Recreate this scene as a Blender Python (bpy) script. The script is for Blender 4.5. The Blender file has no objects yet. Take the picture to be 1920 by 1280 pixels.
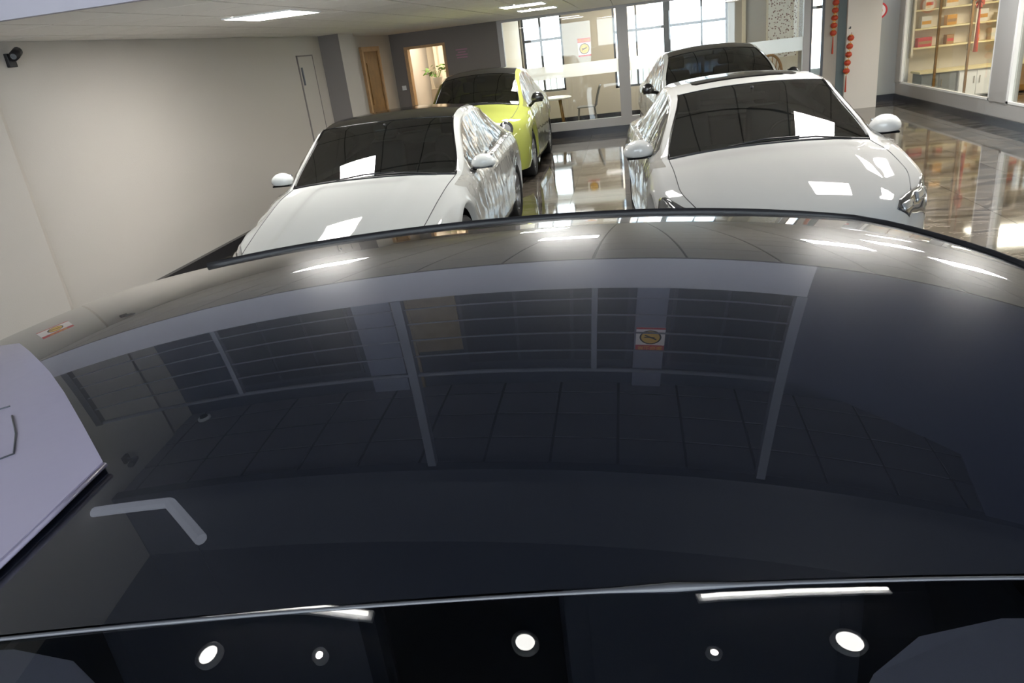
import bpy, bmesh, math, random
from mathutils import Vector, Matrix, noise
from mathutils.bvhtree import BVHTree
PI = math.pi
random.seed(7)
SC = bpy.context.scene
C = SC.collection

# ------------------------------------------------------------------ camera
def cam_basis(yaw, pitch, roll):
    cy, sy = math.cos(yaw), math.sin(yaw); cp, sp = math.cos(pitch), math.sin(pitch)
    f = Vector((-sy*cp, cy*cp, -sp)); r = Vector((cy, sy, 0)); u = r.cross(f)
    cr, sr = math.cos(roll), math.sin(roll)
    return f, cr*r - sr*u, sr*r + cr*u
_f, _r, _u = cam_basis(math.radians(10.83), math.radians(21.98), math.radians(7.08))
cd = bpy.data.cameras.new('camera'); cam = bpy.data.objects.new('camera', cd); C.objects.link(cam)
m = Matrix((_r, _u, -_f)).transposed().to_4x4(); m.translation = Vector((0, 0, 1.9))
cam.matrix_world = m
cd.sensor_width = 36; cd.lens = 1365.3/1920*36; cd.clip_start = 0.02; cd.clip_end = 500
SC.camera = cam

# ------------------------------------------------------------------ sky, light, exposure
w = bpy.data.worlds.new('sky'); SC.world = w; w.use_nodes = True
bg = w.node_tree.nodes['Background']
bg.inputs[0].default_value = (0.87, 0.91, 1.0, 1); bg.inputs[1].default_value = 5.0
SC.view_settings.view_transform = 'Standard'; SC.view_settings.look = 'None'
SC.view_settings.gamma = 1; SC.view_settings.exposure = 1.0
SC.view_settings.use_curve_mapping = False
PANEL_E = 26.0       # ceiling panels
ROOM_FILL_E = 12.0  # strength of the lights added to brighten the adjoining rooms

# ------------------------------------------------------------------ materials
def srgb(h):
    v = [int(h[i:i+2], 16)/255 for i in (0, 2, 4)]
    return tuple(c/12.92 if c <= .04045 else ((c+.055)/1.055)**2.4 for c in v) + (1,)
def mat(name, col, rough=.5, metal=0, coat=0, spec=.5, trans=0, ior=1.5, alpha=1, emit=None, es=0, noise_amt=0, noise_scale=20, bump=0, bump_scale=60, crough=.03):
    m = bpy.data.materials.new(name); m.use_nodes = True
    nt = m.node_tree; b = nt.nodes['Principled BSDF']
    c = srgb(col) if isinstance(col, str) else col
    b.inputs['Base Color'].default_value = c
    b.inputs['Roughness'].default_value = rough; b.inputs['Metallic'].default_value = metal
    b.inputs['Coat Weight'].default_value = coat; b.inputs['Coat Roughness'].default_value = crough
    b.inputs['Specular IOR Level'].default_value = spec
    b.inputs['IOR'].default_value = ior
    b.inputs['Transmission Weight'].default_value = trans
    b.inputs['Alpha'].default_value = alpha
    if emit:
        b.inputs['Emission Color'].default_value = srgb(emit); b.inputs['Emission Strength'].default_value = es
    if noise_amt or bump:
        tc = nt.nodes.new('ShaderNodeTexCoord')
    if noise_amt:
        n = nt.nodes.new('ShaderNodeTexNoise'); n.inputs['Scale'].default_value = noise_scale; n.inputs['Detail'].default_value = 5
        nt.links.new(tc.outputs['Object'], n.inputs['Vector'])
        r = nt.nodes.new('ShaderNodeValToRGB')
        k = 1-noise_amt
        r.color_ramp.elements[0].position = .3; r.color_ramp.elements[0].color = (c[0]*k, c[1]*k, c[2]*k, 1)
        r.color_ramp.elements[1].position = .7; r.color_ramp.elements[1].color = c
        nt.links.new(n.outputs['Fac'], r.inputs['Fac']); nt.links.new(r.outputs['Color'], b.inputs['Base Color'])
    if bump:
        n2 = nt.nodes.new('ShaderNodeTexNoise'); n2.inputs['Scale'].default_value = bump_scale; n2.inputs['Detail'].default_value = 4
        nt.links.new(tc.outputs['Object'], n2.inputs['Vector'])
        bp = nt.nodes.new('ShaderNodeBump'); bp.inputs['Strength'].default_value = bump; bp.inputs['Distance'].default_value = .01
        nt.links.new(n2.outputs['Fac'], bp.inputs['Height']); nt.links.new(bp.outputs['Normal'], b.inputs['Normal'])
    return m
def glass_mat(name, tint, ior=1.5, rough=0.0, haze=None, haze_amt=0, translucent=False):
    """thin pane: tinted see-through plus mirror reflection by Fresnel"""
    m = bpy.data.materials.new(name); m.use_nodes = True
    nt = m.node_tree; nt.nodes.clear()
    o = nt.nodes.new('ShaderNodeOutputMaterial'); mx = nt.nodes.new('ShaderNodeMixShader')
    fr = nt.nodes.new('ShaderNodeFresnel')
    ge = nt.nodes.new('ShaderNodeNewGeometry'); mr = nt.nodes.new('ShaderNodeMapRange')     # same reflectance from both sides of the thin pane
    mr.inputs['To Min'].default_value = ior; mr.inputs['To Max'].default_value = 1/ior
    nt.links.new(ge.outputs['Backfacing'], mr.inputs['Value']); nt.links.new(mr.outputs['Result'], fr.inputs['IOR'])
    t = nt.nodes.new('ShaderNodeBsdfTransparent'); t.inputs[0].default_value = tint
    g = nt.nodes.new('ShaderNodeBsdfGlossy'); g.inputs['Roughness'].default_value = rough
    src = t
    if haze:
        d = nt.nodes.new('ShaderNodeBsdfTranslucent' if translucent else 'ShaderNodeBsdfDiffuse'); d.inputs[0].default_value = haze
        h = nt.nodes.new('ShaderNodeMixShader'); h.inputs[0].default_value = haze_amt
        nt.links.new(t.outputs[0], h.inputs[1]); nt.links.new(d.outputs[0], h.inputs[2]); src = h
    nt.links.new(fr.outputs[0], mx.inputs[0]); nt.links.new(src.outputs[0], mx.inputs[1]); nt.links.new(g.outputs[0], mx.inputs[2])
    nt.links.new(mx.outputs[0], o.inputs[0])
    return m
M = {}
M['wall'] = mat('warm grey wall paint', 'bcb6ae', .75, bump=.15, bump_scale=90)
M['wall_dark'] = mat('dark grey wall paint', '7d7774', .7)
M['fascia'] = mat('pale grey fascia paint', 'a6a3ad', .7)
M['navy'] = mat('slate blue wall paint', '2f3348', .6)
M['upper_wall'] = mat('upper level dark wall', '2f3442', .5)
M['upper_light'] = mat('upper level pale column', '74778a', .6)
M['upper_pane'] = mat('matte dark upper pane', '23262e', .6)  # upper panes made matte so they mirror no lamps
M['brown_panel'] = mat('brown timber panel', '87775f', .5, noise_amt=.3, noise_scale=8)
M['white_wall'] = mat('white pillar paint', 'dcd6d0', .6)
M['beige_wall'] = mat('back room wall paint', 'b5ada2', .7)
M['ceil_tile'] = mat('mineral ceiling tile', 'ece7df', .85, bump=.3, bump_scale=250)
M['ceil_grid'] = mat('grey ceiling grid joint', '7b7874', .7)  # grey backing visible in the joints between tiles
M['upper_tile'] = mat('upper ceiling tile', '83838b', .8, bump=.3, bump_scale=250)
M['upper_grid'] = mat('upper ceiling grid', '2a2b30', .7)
M['void_dark'] = mat('dark high ceiling', '4a4b52', .8)
M['black_stone'] = mat('black polished skirting', '25242a', .25)
M['frame_grey'] = mat('grey aluminium frame', 'a9a6a4', .4, metal=.2)
M['frame_dark'] = mat('dark window frame', '55585f', .4)
M['steel'] = mat('brushed steel rail', '7b7d88', .8, spec=.05)
M['post_dark'] = mat('dark steel post', '44464f', .4, metal=.4)
M['wood'] = mat('honey wood', '8a6226', .45, noise_amt=.35, noise_scale=6)
M['wood_frame'] = mat('pale wood frame', 'c9a377', .5, noise_amt=.2, noise_scale=12)
M['cream'] = mat('cream paint', 'e3d6bf', .6)
M['yellow_shelf'] = mat('pale yellow shelf', 'e4d4a4', .5)
M['panel_lit'] = mat('lit ceiling panel diffuser', 'ffffff', .5, emit='fffcf7', es=PANEL_E)
M['tube_lit'] = mat('lit tube lamp', 'ffffff', .5, emit='fffdf8', es=14)
M['spot_lit'] = mat('lit spotlight', 'ffffff', .5, emit='fff6ea', es=120)
M['room_fill'] = mat('added room fill light', 'ffffff', .5, emit='fff2dc', es=ROOM_FILL_E)
M['dim_strip'] = mat('dim led strip', '8a8c95', .5, emit='cfd6e8', es=.9)
M['white_metal'] = mat('white enamel', 'e8e8e8', .4)
M['glass'] = glass_mat('clear window glass', (.93, .96, .95, 1))
M['frost'] = glass_mat('frosted glass band', (.9, .9, .9, 1), haze=(.95, .94, .92, 1), haze_amt=.75, rough=.2, translucent=True)
M['car_glass'] = glass_mat('tinted car glass', (.26, .30, .30, 1), ior=2.0)
M['car_glass_dark'] = glass_mat('dark car glass', (.05, .055, .07, 1), ior=1.6)
M['car_glass_front'] = glass_mat('smoked windscreen glass', (.34, .36, .42, 1), ior=1.5)
M['car_glass_side'] = glass_mat('side car glass', (.16, .17, .17, 1), ior=1.75)
M['film'] = glass_mat('clear protective film', (.8, .79, .77, 1), ior=1.6, rough=.06, haze=(.88, .86, .84, 1), haze_amt=.06)
M['paint_white'] = mat('white car paint', 'bfc1bf', .8, coat=1, spec=.0)
M['paint_white2'] = mat('pearl white car paint', 'b9b9b7', .8, coat=1, spec=.0)
M['paint_lime'] = mat('lime green car paint', 'a3aa55', .8, coat=1, spec=.0)
M['paint_black'] = mat('black car paint', '0b0c10', .3, coat=1)
M['paint_navy'] = mat('dark navy roof paint', (.007, .0088, .0145, 1), .25, coat=1, crough=.0, spec=.3)
M['black_gloss'] = mat('gloss black trim', '08080a', .12)
M['black_trim'] = mat('black rubber trim', '131318', .5)
M['grey_bead'] = mat('grey sealing bead', '4a4b50', .4, metal=.0)
M['tyre'] = mat('tyre rubber', '141416', .8)
M['rim'] = mat('silver alloy rim', 'b4b6ba', .3, metal=.9)
M['chrome'] = mat('chrome', 'd8d8da', .12, metal=1)
M['interior'] = mat('charcoal car interior', '2b2d2f', .7)
M['interior_light'] = mat('grey car seat cloth', '4b4e50', .8)
M['visor'] = mat('pale grey visor', '85817f', .8)
M['lamp_glass'] = mat('clear lamp cover', '9fa2a5', .08, metal=.3, coat=1)
M['lamp_dark'] = mat('smoked lamp housing', '3a3c40', .15, coat=1)
M['mirror'] = mat('mirror glass', 'cfd2d6', .02, metal=1)
M['board'] = mat('white wrapped board', 'a59eb4', .3, coat=.6, bump=.2, bump_scale=7)
M['red'] = mat('red lantern paper', 'b9422a', .5)
M['gold'] = mat('gold trim', 'd79a34', .35, metal=.3)
M['red_print'] = mat('red print', 'c8363a', .5)
M['yellow_print'] = mat('yellow print', 'e8b62a', .5)
M['white_print'] = mat('white print', 'efe6e6', .5)
M['black_print'] = mat('black print', '28241c', .5)
M['pink_print'] = mat('faded pink print', 'a8798f', .6)
M['leaf'] = mat('green leaf', '5f8a2e', .5, noise_amt=.3)
M['pot'] = mat('ceramic pot', 'd9d2c4', .4)
M['curtain'] = mat('cream curtain', 'e6d8c6', .9)
M['table_white'] = mat('white table top', 'eeeae2', .3)
M['chair_grey'] = mat('grey chair shell', '6d6a66', .5)
M['rattan'] = mat('tan rattan', 'b98a55', .7, noise_amt=.4, noise_scale=60)
M['facade'] = mat('pale apartment facade', 'e9e6e4', .8)
M['facade_pink'] = mat('peach apartment facade', 'e9cdb4', .8)
M['facade_win'] = mat('blue grey apartment window', 'aab8c8', .3)
M['cabinet_grey'] = mat('grey cabinet', '6f7274', .5)
M['asphalt'] = mat('pale paving outside', 'cfcfcf', .8)

def marble():
    m = bpy.data.materials.new('dark veined marble tile'); m.use_nodes = True
    nt = m.node_tree; b = nt.nodes['Principled BSDF']
    geo = nt.nodes.new('ShaderNodeNewGeometry')
    mp = nt.nodes.new('ShaderNodeMapping'); mp.inputs['Scale'].default_value = (.55, 1.9, 1)
    oi = nt.nodes.new('ShaderNodeObjectInfo')
    ad = nt.nodes.new('ShaderNodeVectorMath'); ad.operation = 'MULTIPLY_ADD'
    ad.inputs[1].default_value = (1, 1, 1)
    sc = nt.nodes.new('ShaderNodeMath'); sc.operation = 'MULTIPLY'; sc.inputs[1].default_value = 9
    nt.links.new(oi.outputs['Random'], sc.inputs[0])
    nt.links.new(geo.outputs['Position'], mp.inputs['Vector']); nt.links.new(mp.outputs[0], ad.inputs[0]); nt.links.new(sc.outputs[0], ad.inputs[2])
    n = nt.nodes.new('ShaderNodeTexNoise'); n.inputs['Scale'].default_value = 1.6; n.inputs['Detail'].default_value = 9
    n.inputs['Distortion'].default_value = 1.0; n.inputs['Roughness'].default_value = .62
    nt.links.new(ad.outputs[0], n.inputs['Vector'])
    r = nt.nodes.new('ShaderNodeValToRGB'); e = r.color_ramp.elements
    e[0].position = .36; e[0].color = srgb('282523'); e[1].position = .66; e[1].color = srgb('625a50')
    for p, c in ((.47, '3d3936'), (.5, '7a7168'), (.53, '46413c')):
        k = e.new(p); k.color = srgb(c)
    nt.links.new(n.outputs['Fac'], r.inputs['Fac']); nt.links.new(r.outputs['Color'], b.inputs['Base Color'])
    b.inputs['Roughness'].default_value = .05; b.inputs['IOR'].default_value = 1.75
    b.inputs['Specular IOR Level'].default_value = .7
    return m
M['marble'] = marble()
def mosaic():
    m = bpy.data.materials.new('white panel with brown speckles'); m.use_nodes = True
    nt = m.node_tree; b = nt.nodes['Principled BSDF']
    tc = nt.nodes.new('ShaderNodeTexCoord'); v = nt.nodes.new('ShaderNodeTexVoronoi'); v.inputs['Scale'].default_value = 22
    nt.links.new(tc.outputs['Object'], v.inputs['Vector'])
    r = nt.nodes.new('ShaderNodeValToRGB'); r.color_ramp.elements[0].position = .22; r.color_ramp.elements[0].color = srgb('7a5040')
    r.color_ramp.elements[1].position = .42; r.color_ramp.elements[1].color = srgb('f2ebe0')
    nt.links.new(v.outputs['Distance'], r.inputs['Fac']); nt.links.new(r.outputs['Color'], b.inputs['Base Color'])
    return m
M['mosaic'] = mosaic()

# ------------------------------------------------------------------ mesh helpers
def obj(name, bm, mt, parent=None, smooth=False, loc=None):
    me = bpy.data.meshes.new(name)
    bm.normal_update(); bm.to_mesh(me); bm.free()
    if isinstance(mt, (list, tuple)):
        for x in mt: me.materials.append(x)
    else: me.materials.append(mt)
    if smooth:
        me.shade_smooth()
    o = bpy.data.objects.new(name, me); C.objects.link(o)
    if parent is not None: o.parent = parent
    if loc is not None: o.location = loc
    return o
def B(): return bmesh.new()
def box(bm, x0, x1, y0, y1, z0, z1, bev=0, mi=0):
    v = [bm.verts.new(p) for p in ((x0,y0,z0),(x1,y0,z0),(x1,y1,z0),(x0,y1,z0),(x0,y0,z1),(x1,y0,z1),(x1,y1,z1),(x0,y1,z1))]
    fs = [bm.faces.new([v[i] for i in f]) for f in ((3,2,1,0),(4,5,6,7),(0,1,5,4),(1,2,6,5),(2,3,7,6),(3,0,4,7))]
    for f in fs: f.material_index = mi
    if bev:
        es = list({e for f in fs for e in f.edges})
        bmesh.ops.bevel(bm, geom=es, offset=bev, segments=2, profile=.6, affect='EDGES')
    return fs
def tube(bm, pts, r, n=8, caps=True, taper=None):
    pts = [Vector(p) for p in pts]; rings = []
    for i, p in enumerate(pts):
        d = (pts[min(i+1, len(pts)-1)] - pts[max(i-1, 0)]).normalized()
        a = d.orthogonal().normalized() if i == 0 else (a - d*a.dot(d)).normalized()
        b = d.cross(a); rr = r if taper is None else taper[i]
        rings.append([bm.verts.new(p + (a*math.cos(2*PI*k/n) + b*math.sin(2*PI*k/n))*rr) for k in range(n)])
    for i in range(len(rings)-1):
        for k in range(n):
            bm.faces.new([rings[i][k], rings[i][(k+1) % n], rings[i+1][(k+1) % n], rings[i+1][k]])
    if caps:
        bm.faces.new(rings[0][::-1]); bm.faces.new(rings[-1])
def lathe(bm, prof, axis='z', c=(0,0,0), n=24):
    rings = []
    for r, h in prof:
        ring = []
        for k in range(n):
            a = 2*PI*k/n; x, y = r*math.cos(a), r*math.sin(a)
            p = (x, y, h) if axis == 'z' else ((h, x, y) if axis == 'x' else (x, h, y))
            ring.append(bm.verts.new((p[0]+c[0], p[1]+c[1], p[2]+c[2])))
        rings.append(ring)
    for i in range(len(rings)-1):
        for k in range(n):
            bm.faces.new([rings[i][k], rings[i][(k+1) % n], rings[i+1][(k+1) % n], rings[i+1][k]])
    if prof[0][0] > 1e-4: bm.faces.new(rings[0][::-1])
    if prof[-1][0] > 1e-4: bm.faces.new(rings[-1])
    bmesh.ops.remove_doubles(bm, verts=bm.verts[:], dist=1e-5)
    bmesh.ops.recalc_face_normals(bm, faces=bm.faces[:])
def ellipsoid(bm, c, r, u=16, v=10):
    res = bmesh.ops.create_uvsphere(bm, u_segments=u, v_segments=v, radius=1)
    for p in res['verts']: p.co = Vector((p.co.x*r[0]+c[0], p.co.y*r[1]+c[1], p.co.z*r[2]+c[2]))
def prism(bm, poly, axis, a, b, mi=0):
    """poly: 2D points in the two other axes, extruded along axis from a to b"""
    def P(p, t):
        return {'x': (t, p[0], p[1]), 'y': (p[0], t, p[1]), 'z': (p[0], p[1], t)}[axis]
    v0 = [bm.verts.new(P(p, a)) for p in poly]; v1 = [bm.verts.new(P(p, b)) for p in poly]
    n = len(poly); fs = [bm.faces.new(v0), bm.faces.new(v1[::-1])]
    for i in range(n): fs.append(bm.faces.new([v0[i], v0[(i+1) % n], v1[(i+1) % n], v1[i]]))
    bmesh.ops.recalc_face_normals(bm, faces=fs)
    for f in fs: f.material_index = mi
def bobj(name, x0, x1, y0, y1, z0, z1, mt, parent=None, bev=0):
    bm = B(); box(bm, x0, x1, y0, y1, z0, z1, bev); return obj(name, bm, mt, parent)
def struct(o): o['kind'] = 'structure'; return o
def thing(name, label, cat, loc=(0,0,0), rz=0, group=None):
    o = bpy.data.objects.new(name, None); C.objects.link(o); o.empty_display_size = .1
    o.location = loc; o.rotation_euler = (0, 0, rz); o['label'] = label; o['category'] = cat
    if group: o['group'] = group
    return o
def tag(o, label, cat, group=None):
    o['label'] = label; o['category'] = cat
    if group: o['group'] = group
    return o
def text(name, s, size, loc, rot, mt, parent=None, ext=.001, align='CENTER'):
    cu = bpy.data.curves.new(name, 'FONT'); cu.body = s; cu.size = size; cu.extrude = ext
    cu.align_x = align; cu.align_y = 'CENTER'
    o = bpy.data.objects.new(name, cu); C.objects.link(o); cu.materials.append(mt)
    o.location = loc; o.rotation_euler = rot
    dg = bpy.context.evaluated_depsgraph_get(); dg.update()
    me = bpy.data.meshes.new_from_object(o.evaluated_get(dg)); o2 = bpy.data.objects.new(name, me); C.objects.link(o2)
    o2.location = loc; o2.rotation_euler = rot; bpy.data.objects.remove(o)
    if parent: o2.parent = parent
    return o2
def copy_tree(o, parent=None):
    c = o.copy(); C.objects.link(c)
    if parent is not None: c.parent = parent
    for ch in list(o.children): copy_tree(ch, c)
    return c

# ------------------------------------------------------------------ setting: dimensions
XL, XR = -4.78, 5.30       # side walls
YF, YB = 4.2, 15.7         # mezzanine fascia, glazed back partition
YBACK = 18.6               # wall behind the partition
ZC1, ZC2, ZC3 = 2.38, 4.80, 5.7
YS = -5.0                  # shopfront behind the camera

# floor slab and tiles
fl = struct(bobj('floor', XL-.2, 9, YS-.2, YBACK+.4, -.12, -.004, mat('grout', '3b3835', .6)))
tile_me = None
T = .8
ys_ = [YS + T*i for i in range(40)]
cnt = 0
def floor_tile(x, y, x1, y1):
    global tile_me, cnt
    full = abs(x1-x-T) < 1e-3 and abs(y1-y-T) < 1e-3
    if full and tile_me is not None:
        o = bpy.data.objects.new('tile', tile_me); C.objects.link(o); o.parent = fl; o.location = (x, y, 0)
    else:
        bm = B(); box(bm, .002, x1-x-.002, .002, y1-y-.002, -.01, 0)
        o = obj('tile', bm, M['marble'], fl, loc=(x, y, 0))
        if full: tile_me = o.data
    cnt += 1
gx = [XL + T*i for i in range(13)] + [XR]
gy = [YB - T*i for i in range(17)][::-1]
for i in range(len(gx)-1):
    for j in range(len(gy)-1):
        floor_tile(gx[i], gy[j], gx[i+1], gy[j+1])
bm = B(); box(bm, XL, XR, YS, gy[0]-.002, -.01, 0); o = obj('tile_field', bm, M['marble'], fl); o['kind'] = 'stuff'
bm = B(); box(bm, XL, XR+.2, YB+.002, YBACK, -.01, 0); o = obj('tile_field', bm, M['marble'], fl); o['kind'] = 'stuff'
bm = B(); box(bm, XR, 8.8, 4, YB, -.01, 0); o = obj('tile_field', bm, M['marble'], fl); o['kind'] = 'stuff'

# left wall, pier near the camera, far pier
struct(bobj('wall_left', XL-.2, XL, YS, YBACK+.2, 0, ZC3, M['wall']))
bm = B(); prism(bm, [(XL, YS), (XL+.045, YS), (XL+.045, 5.2), (XL, 5.28)], 'z', 0, ZC3)
struct(obj('trim_1', bm, M['wall']))
pier = struct(bobj('trim_2', XL, -4.45, 11.93, 12.62, 0, ZC1, M['wall']))
bobj('painted_shade_face', XL, -4.449, 11.915, 11.93, 0, ZC1-.001, M['wall_dark'], pier)  # darker sheet: the shade on this pier face is painted
# flush panel door on left wall
d3 = struct(bobj('door_3', XL, XL+.012, 10.95, 11.5, .12, 2.1, M['wall']))
bm = B()
for a in ((10.93, 10.95, .12, 2.12), (11.5, 11.52, .12, 2.12), (10.93, 11.52, 2.1, 2.12)):
    box(bm, XL, XL+.016, a[0], a[1], a[2], a[3])
obj('door_seam', bm, M['wall_dark'], d3)
bm = B(); box(bm, XL+.012, XL+.03, 11.0, 11.03, 1.7, 1.95); obj('door_handle', bm, M['frame_dark'], d3)
# wooden door on left wall
def framed_door_left(n, y0, y1, zt):
    d = struct(bobj(n, XL, XL+.02, y0, y1, 0, zt, M['wood']))
    bm = B(); box(bm, XL, XL+.05, y0-.08, y0, 0, zt+.08); box(bm, XL, XL+.05, y1, y1+.08, 0, zt+.08); box(bm, XL, XL+.05, y0, y1, zt, zt+.08)
    obj('door_frame', bm, M['wood_frame'], d)
    bm = B(); tube(bm, [(XL+.02, y0+.1, 1.0), (XL+.06, y0+.1, 1.0), (XL+.06, y0+.2, 1.0)], .012); obj('door_handle', bm, M['chrome'], d)
    bm = B(); box(bm, XL+.02, XL+.03, y0+.15, y1-.15, .2, .9); box(bm, XL+.02, XL+.03, y0+.15, y1-.15, 1.15, zt-.2); obj('door_panel', bm, M['wood'], d)
framed_door_left('door_1', 13.82, 14.7, 2.1)
# black skirting
for n, a in (('baseboard_left', (XL, XL+.06, YS, 11.91)), ('baseboard_pier', (XL, -4.43, 11.895, 11.915)), ('baseboard_left_far', (XL, XL+.02, 12.62, 13.74))):
    struct(bobj(n, a[0], a[1], a[2], a[3], 0, .13, M['black_stone']))
# skirting that steps out beside the cars
# back wall (dark) with open doorway
DX0, DX1, DZ = -4.5, -3.63, 2.11
bm = B()
box(bm, XL, DX0, YB, YB+.15, 0, ZC1); box(bm, DX1, -2.52, YB, YB+.15, 0, ZC1); box(bm, DX0, DX1, YB, YB+.15, DZ, ZC1)
struct(obj('wall_back', bm, M['wall_dark']))
bm = B(); box(bm, DX0-.0, DX0+.07, YB-.03, YB+.17, 0, DZ); box(bm, DX1-.05, DX1, YB-.03, YB+.17, 0, DZ); box(bm, DX0+.07, DX1-.05, YB-.03, YB+.17, DZ-.05, DZ)
d2 = struct(obj('door_2', bm, M['wood_frame']))
bm = B(); box(bm, DX0-.20, DX0+.045, YB+.175, YB+.21, .01, DZ-.06); obj('door_leaf', bm, M['wood'], d2)
struct(bobj('wall_room_left', XL, -2.45, YBACK, YBACK+.2, 0, 2.8, M['cream']))
struct(bobj('wall_room_divider', -2.55, -2.47, YB+.15, YBACK, 0, 2.8, M['cream']))
# light switch, faded sign
t = thing('light_switch', 'small white light switch on the dark grey wall left of the open doorway', 'switch', (-4.62, YB-.012, 1.33))
bobj('plate', -.045, .045, 0, .012, -.045, .045, M['white_metal'], t, .003); bobj('rocker', -.015, .015, -.006, 0, -.025, .025, M['white_metal'], t)
t = thing('wall_sign', 'faded pinkish notice on the dark grey wall right of the open doorway', 'sign', (-3.3, YB-.006, 1.86))
bobj('backing', -.14, .14, 0, .006, -.11, .11, M['wall_dark'], t)
for k, (w_, z) in enumerate(((.12, .08), (.08, .03), (.12, -.02), (.11, -.07))):
    bobj('print_line', -w_, w_, -.002, 0, z-.012, z+.012, M['pink_print'], t)

# ------------------------------------------------------------------ glazed partition at the back
gp = struct(bobj('window_1', -2.52, 3.42, YB-.02, YB+.06, .13, .30, M['frame_grey']))
for x0, x1 in ((-2.52, -2.42), (-.16, .06), (3.34, 3.46)):
    bobj('post', x0, x1, YB-.03, YB+.07, .0, ZC1, M['frame_grey'], gp)
bobj('head', -2.42, 3.34, YB-.02, YB+.06, ZC1-.045, ZC1, M['frame_grey'], gp)
for x0, x1 in ((-2.42, -.16), (.06, 3.34)):
    bobj('glass_pane', x0, x1, YB+.01, YB+.018, .30, ZC1-.045, M['glass'], gp)
    bobj('frost_band', x0, x1, YB+.004, YB+.009, 1.17, 1.42, M['frost'], gp)
struct(bobj('baseboard_back', XL, 3.46, YB-.05, YB-.0301, 0, .13, M['black_stone']))
bobj('sill_block', -2.52, 3.42, YB-.02, YB+.06, 0, .13, M['black_stone'], gp)
# slit beyond and post group to the pillar
struct(bobj('trim_3', 3.72, 3.96, YB, YB+.1, 0, ZC1, M['beige_wall']))
struct(bobj('trim_4', 3.96, 4.10, YB-.02, YB+.1, 0, ZC1, mat('teal grey metal post', '5d6b6b', .4)))
w5 = struct(bobj('window_2', 3.46, 3.50, YB, YB+.05, 0, ZC1, M['frame_dark']))
bobj('frame', 3.68, 3.72, YB, YB+.05, 0, ZC1, M['frame_dark'], w5)
bobj('glass_pane', 3.50, 3.68, YB+.02, YB+.028, 0, ZC1, M['glass'], w5)
# white pillar
struct(bobj('trim_5', 4.10, 4.70, YB-.1, YB+.5, 0, ZC1, M['white_wall']))
# recess wall and its skirting
struct(bobj('wall_recess', 4.70, XR+.1, 16.45, 16.6, 0, ZC1, mat('cool grey wall', 'a3a5a3', .7)))
struct(bobj('baseboard_recess', 4.70, XR, 16.42, 16.45, 0, .12, M['black_stone']))

# back room walls, windows
def wall_with_holes(name, x0, x1, y0, y1, z0, z1, holes, mt):
    bm = B(); xs = sorted({x0, x1, *[h[0] for h in holes], *[h[1] for h in holes]})
    for a, b in zip(xs[:-1], xs[1:]):
        hs = sorted([(h[2], h[3]) for h in holes if h[0] <= a+1e-6 and h[1] >= b-1e-6]); z = z0
        for h0, h1 in hs:
            if h0 > z: box(bm, a, b, y0, y1, z, h0)
            z = h1
        if z < z1: box(bm, a, b, y0, y1, z, z1)
    return struct(obj(name, bm, mt))
ZR = 2.75
W = [(-2.42, -1.46, .75, 2.62), (-.28, 2.32, .66, 2.62), (3.95, 4.9, .3, 2.6)]
wall_with_holes('wall_room_back', -2.47, 5.2, YBACK, YBACK+.2, 0, ZR, W, M['beige_wall'])
struct(bobj('wall_room_right', 5.0, 5.2, 16.6, YBACK, 0, ZR, M['beige_wall']))
struct(bobj('baseboard_room', -2.47, 5.0, YBACK-.02, YBACK, 0, .12, M['black_stone']))
struct(bobj('ceiling_room', XL-.2, 5.2, YB+.16, YBACK+.2, ZR, ZR+.1, M['ceil_tile']))
bm = B(); box(bm, XL-.2, 5.3, YB-.01, YB+.16, ZC1, ZC2); struct(obj('wall_above_partition', bm, M['wall']))
def window(n, x0, x1, z0, z1, mull, trans, y=YBACK+.06):
    f = B()
    for a in ((x0, x0+.05, z0, z1), (x1-.05, x1, z0, z1), (x0, x1, z0, z0+.05), (x0, x1, z1-.05, z1)): box(f, a[0], a[1], y, y+.06, a[2], a[3])
    o = struct(obj('window_%d' % n, f, M['frame_dark']))
    for c, w_ in mull: bobj('mullion', c-w_/2, c+w_/2, y, y+.06, z0+.05, z1-.05, M['frame_dark'], o)
    for z in trans: bobj('transom', x0+.05, x1-.05, y+.001, y+.059, z-.03, z+.03, M['frame_dark'], o)
    bobj('window_pane', x0+.05, x1-.05, y+.03, y+.036, z0+.05, z1-.05, M['glass'], o)
    return o
window(3, *W[0], [(-1.98, .05)], [1.93, 1.14])
window(4, *W[1], [(.96, .15), (.26, .04), (1.74, .04)], [1.90, 1.17])
window(5, *W[2], [], [1.9])
# balcony railings outside the windows
for (x0, x1) in ((-2.5, -1.4), (-.35, 2.4)):
    t = thing('balcony_railing', 'white balcony railing outside the %s back window' % ('narrow left' if x0 < -1 else 'wide right'), 'railing', ((x0+x1)/2, YBACK+.45, .6))
    h = (x1-x0)/2
    bobj('top_rail', -h, h, -.02, .02, .52, .56, M['white_metal'], t); bobj('bottom_rail', -h, h, -.02, .02, .0, .04, M['white_metal'], t)
    n = int((x1-x0)/.14)
    for k in range(n+1):
        x = -h + .02 + (2*h-.04)*k/n; bobj('baluster', x-.018, x+.018, -.012, .012, .04, .52, M['white_metal'], t)
struct(bobj('balcony', -3, 5.2, YBACK+.2, YBACK+.7, .3, .6, M['asphalt']))

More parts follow.
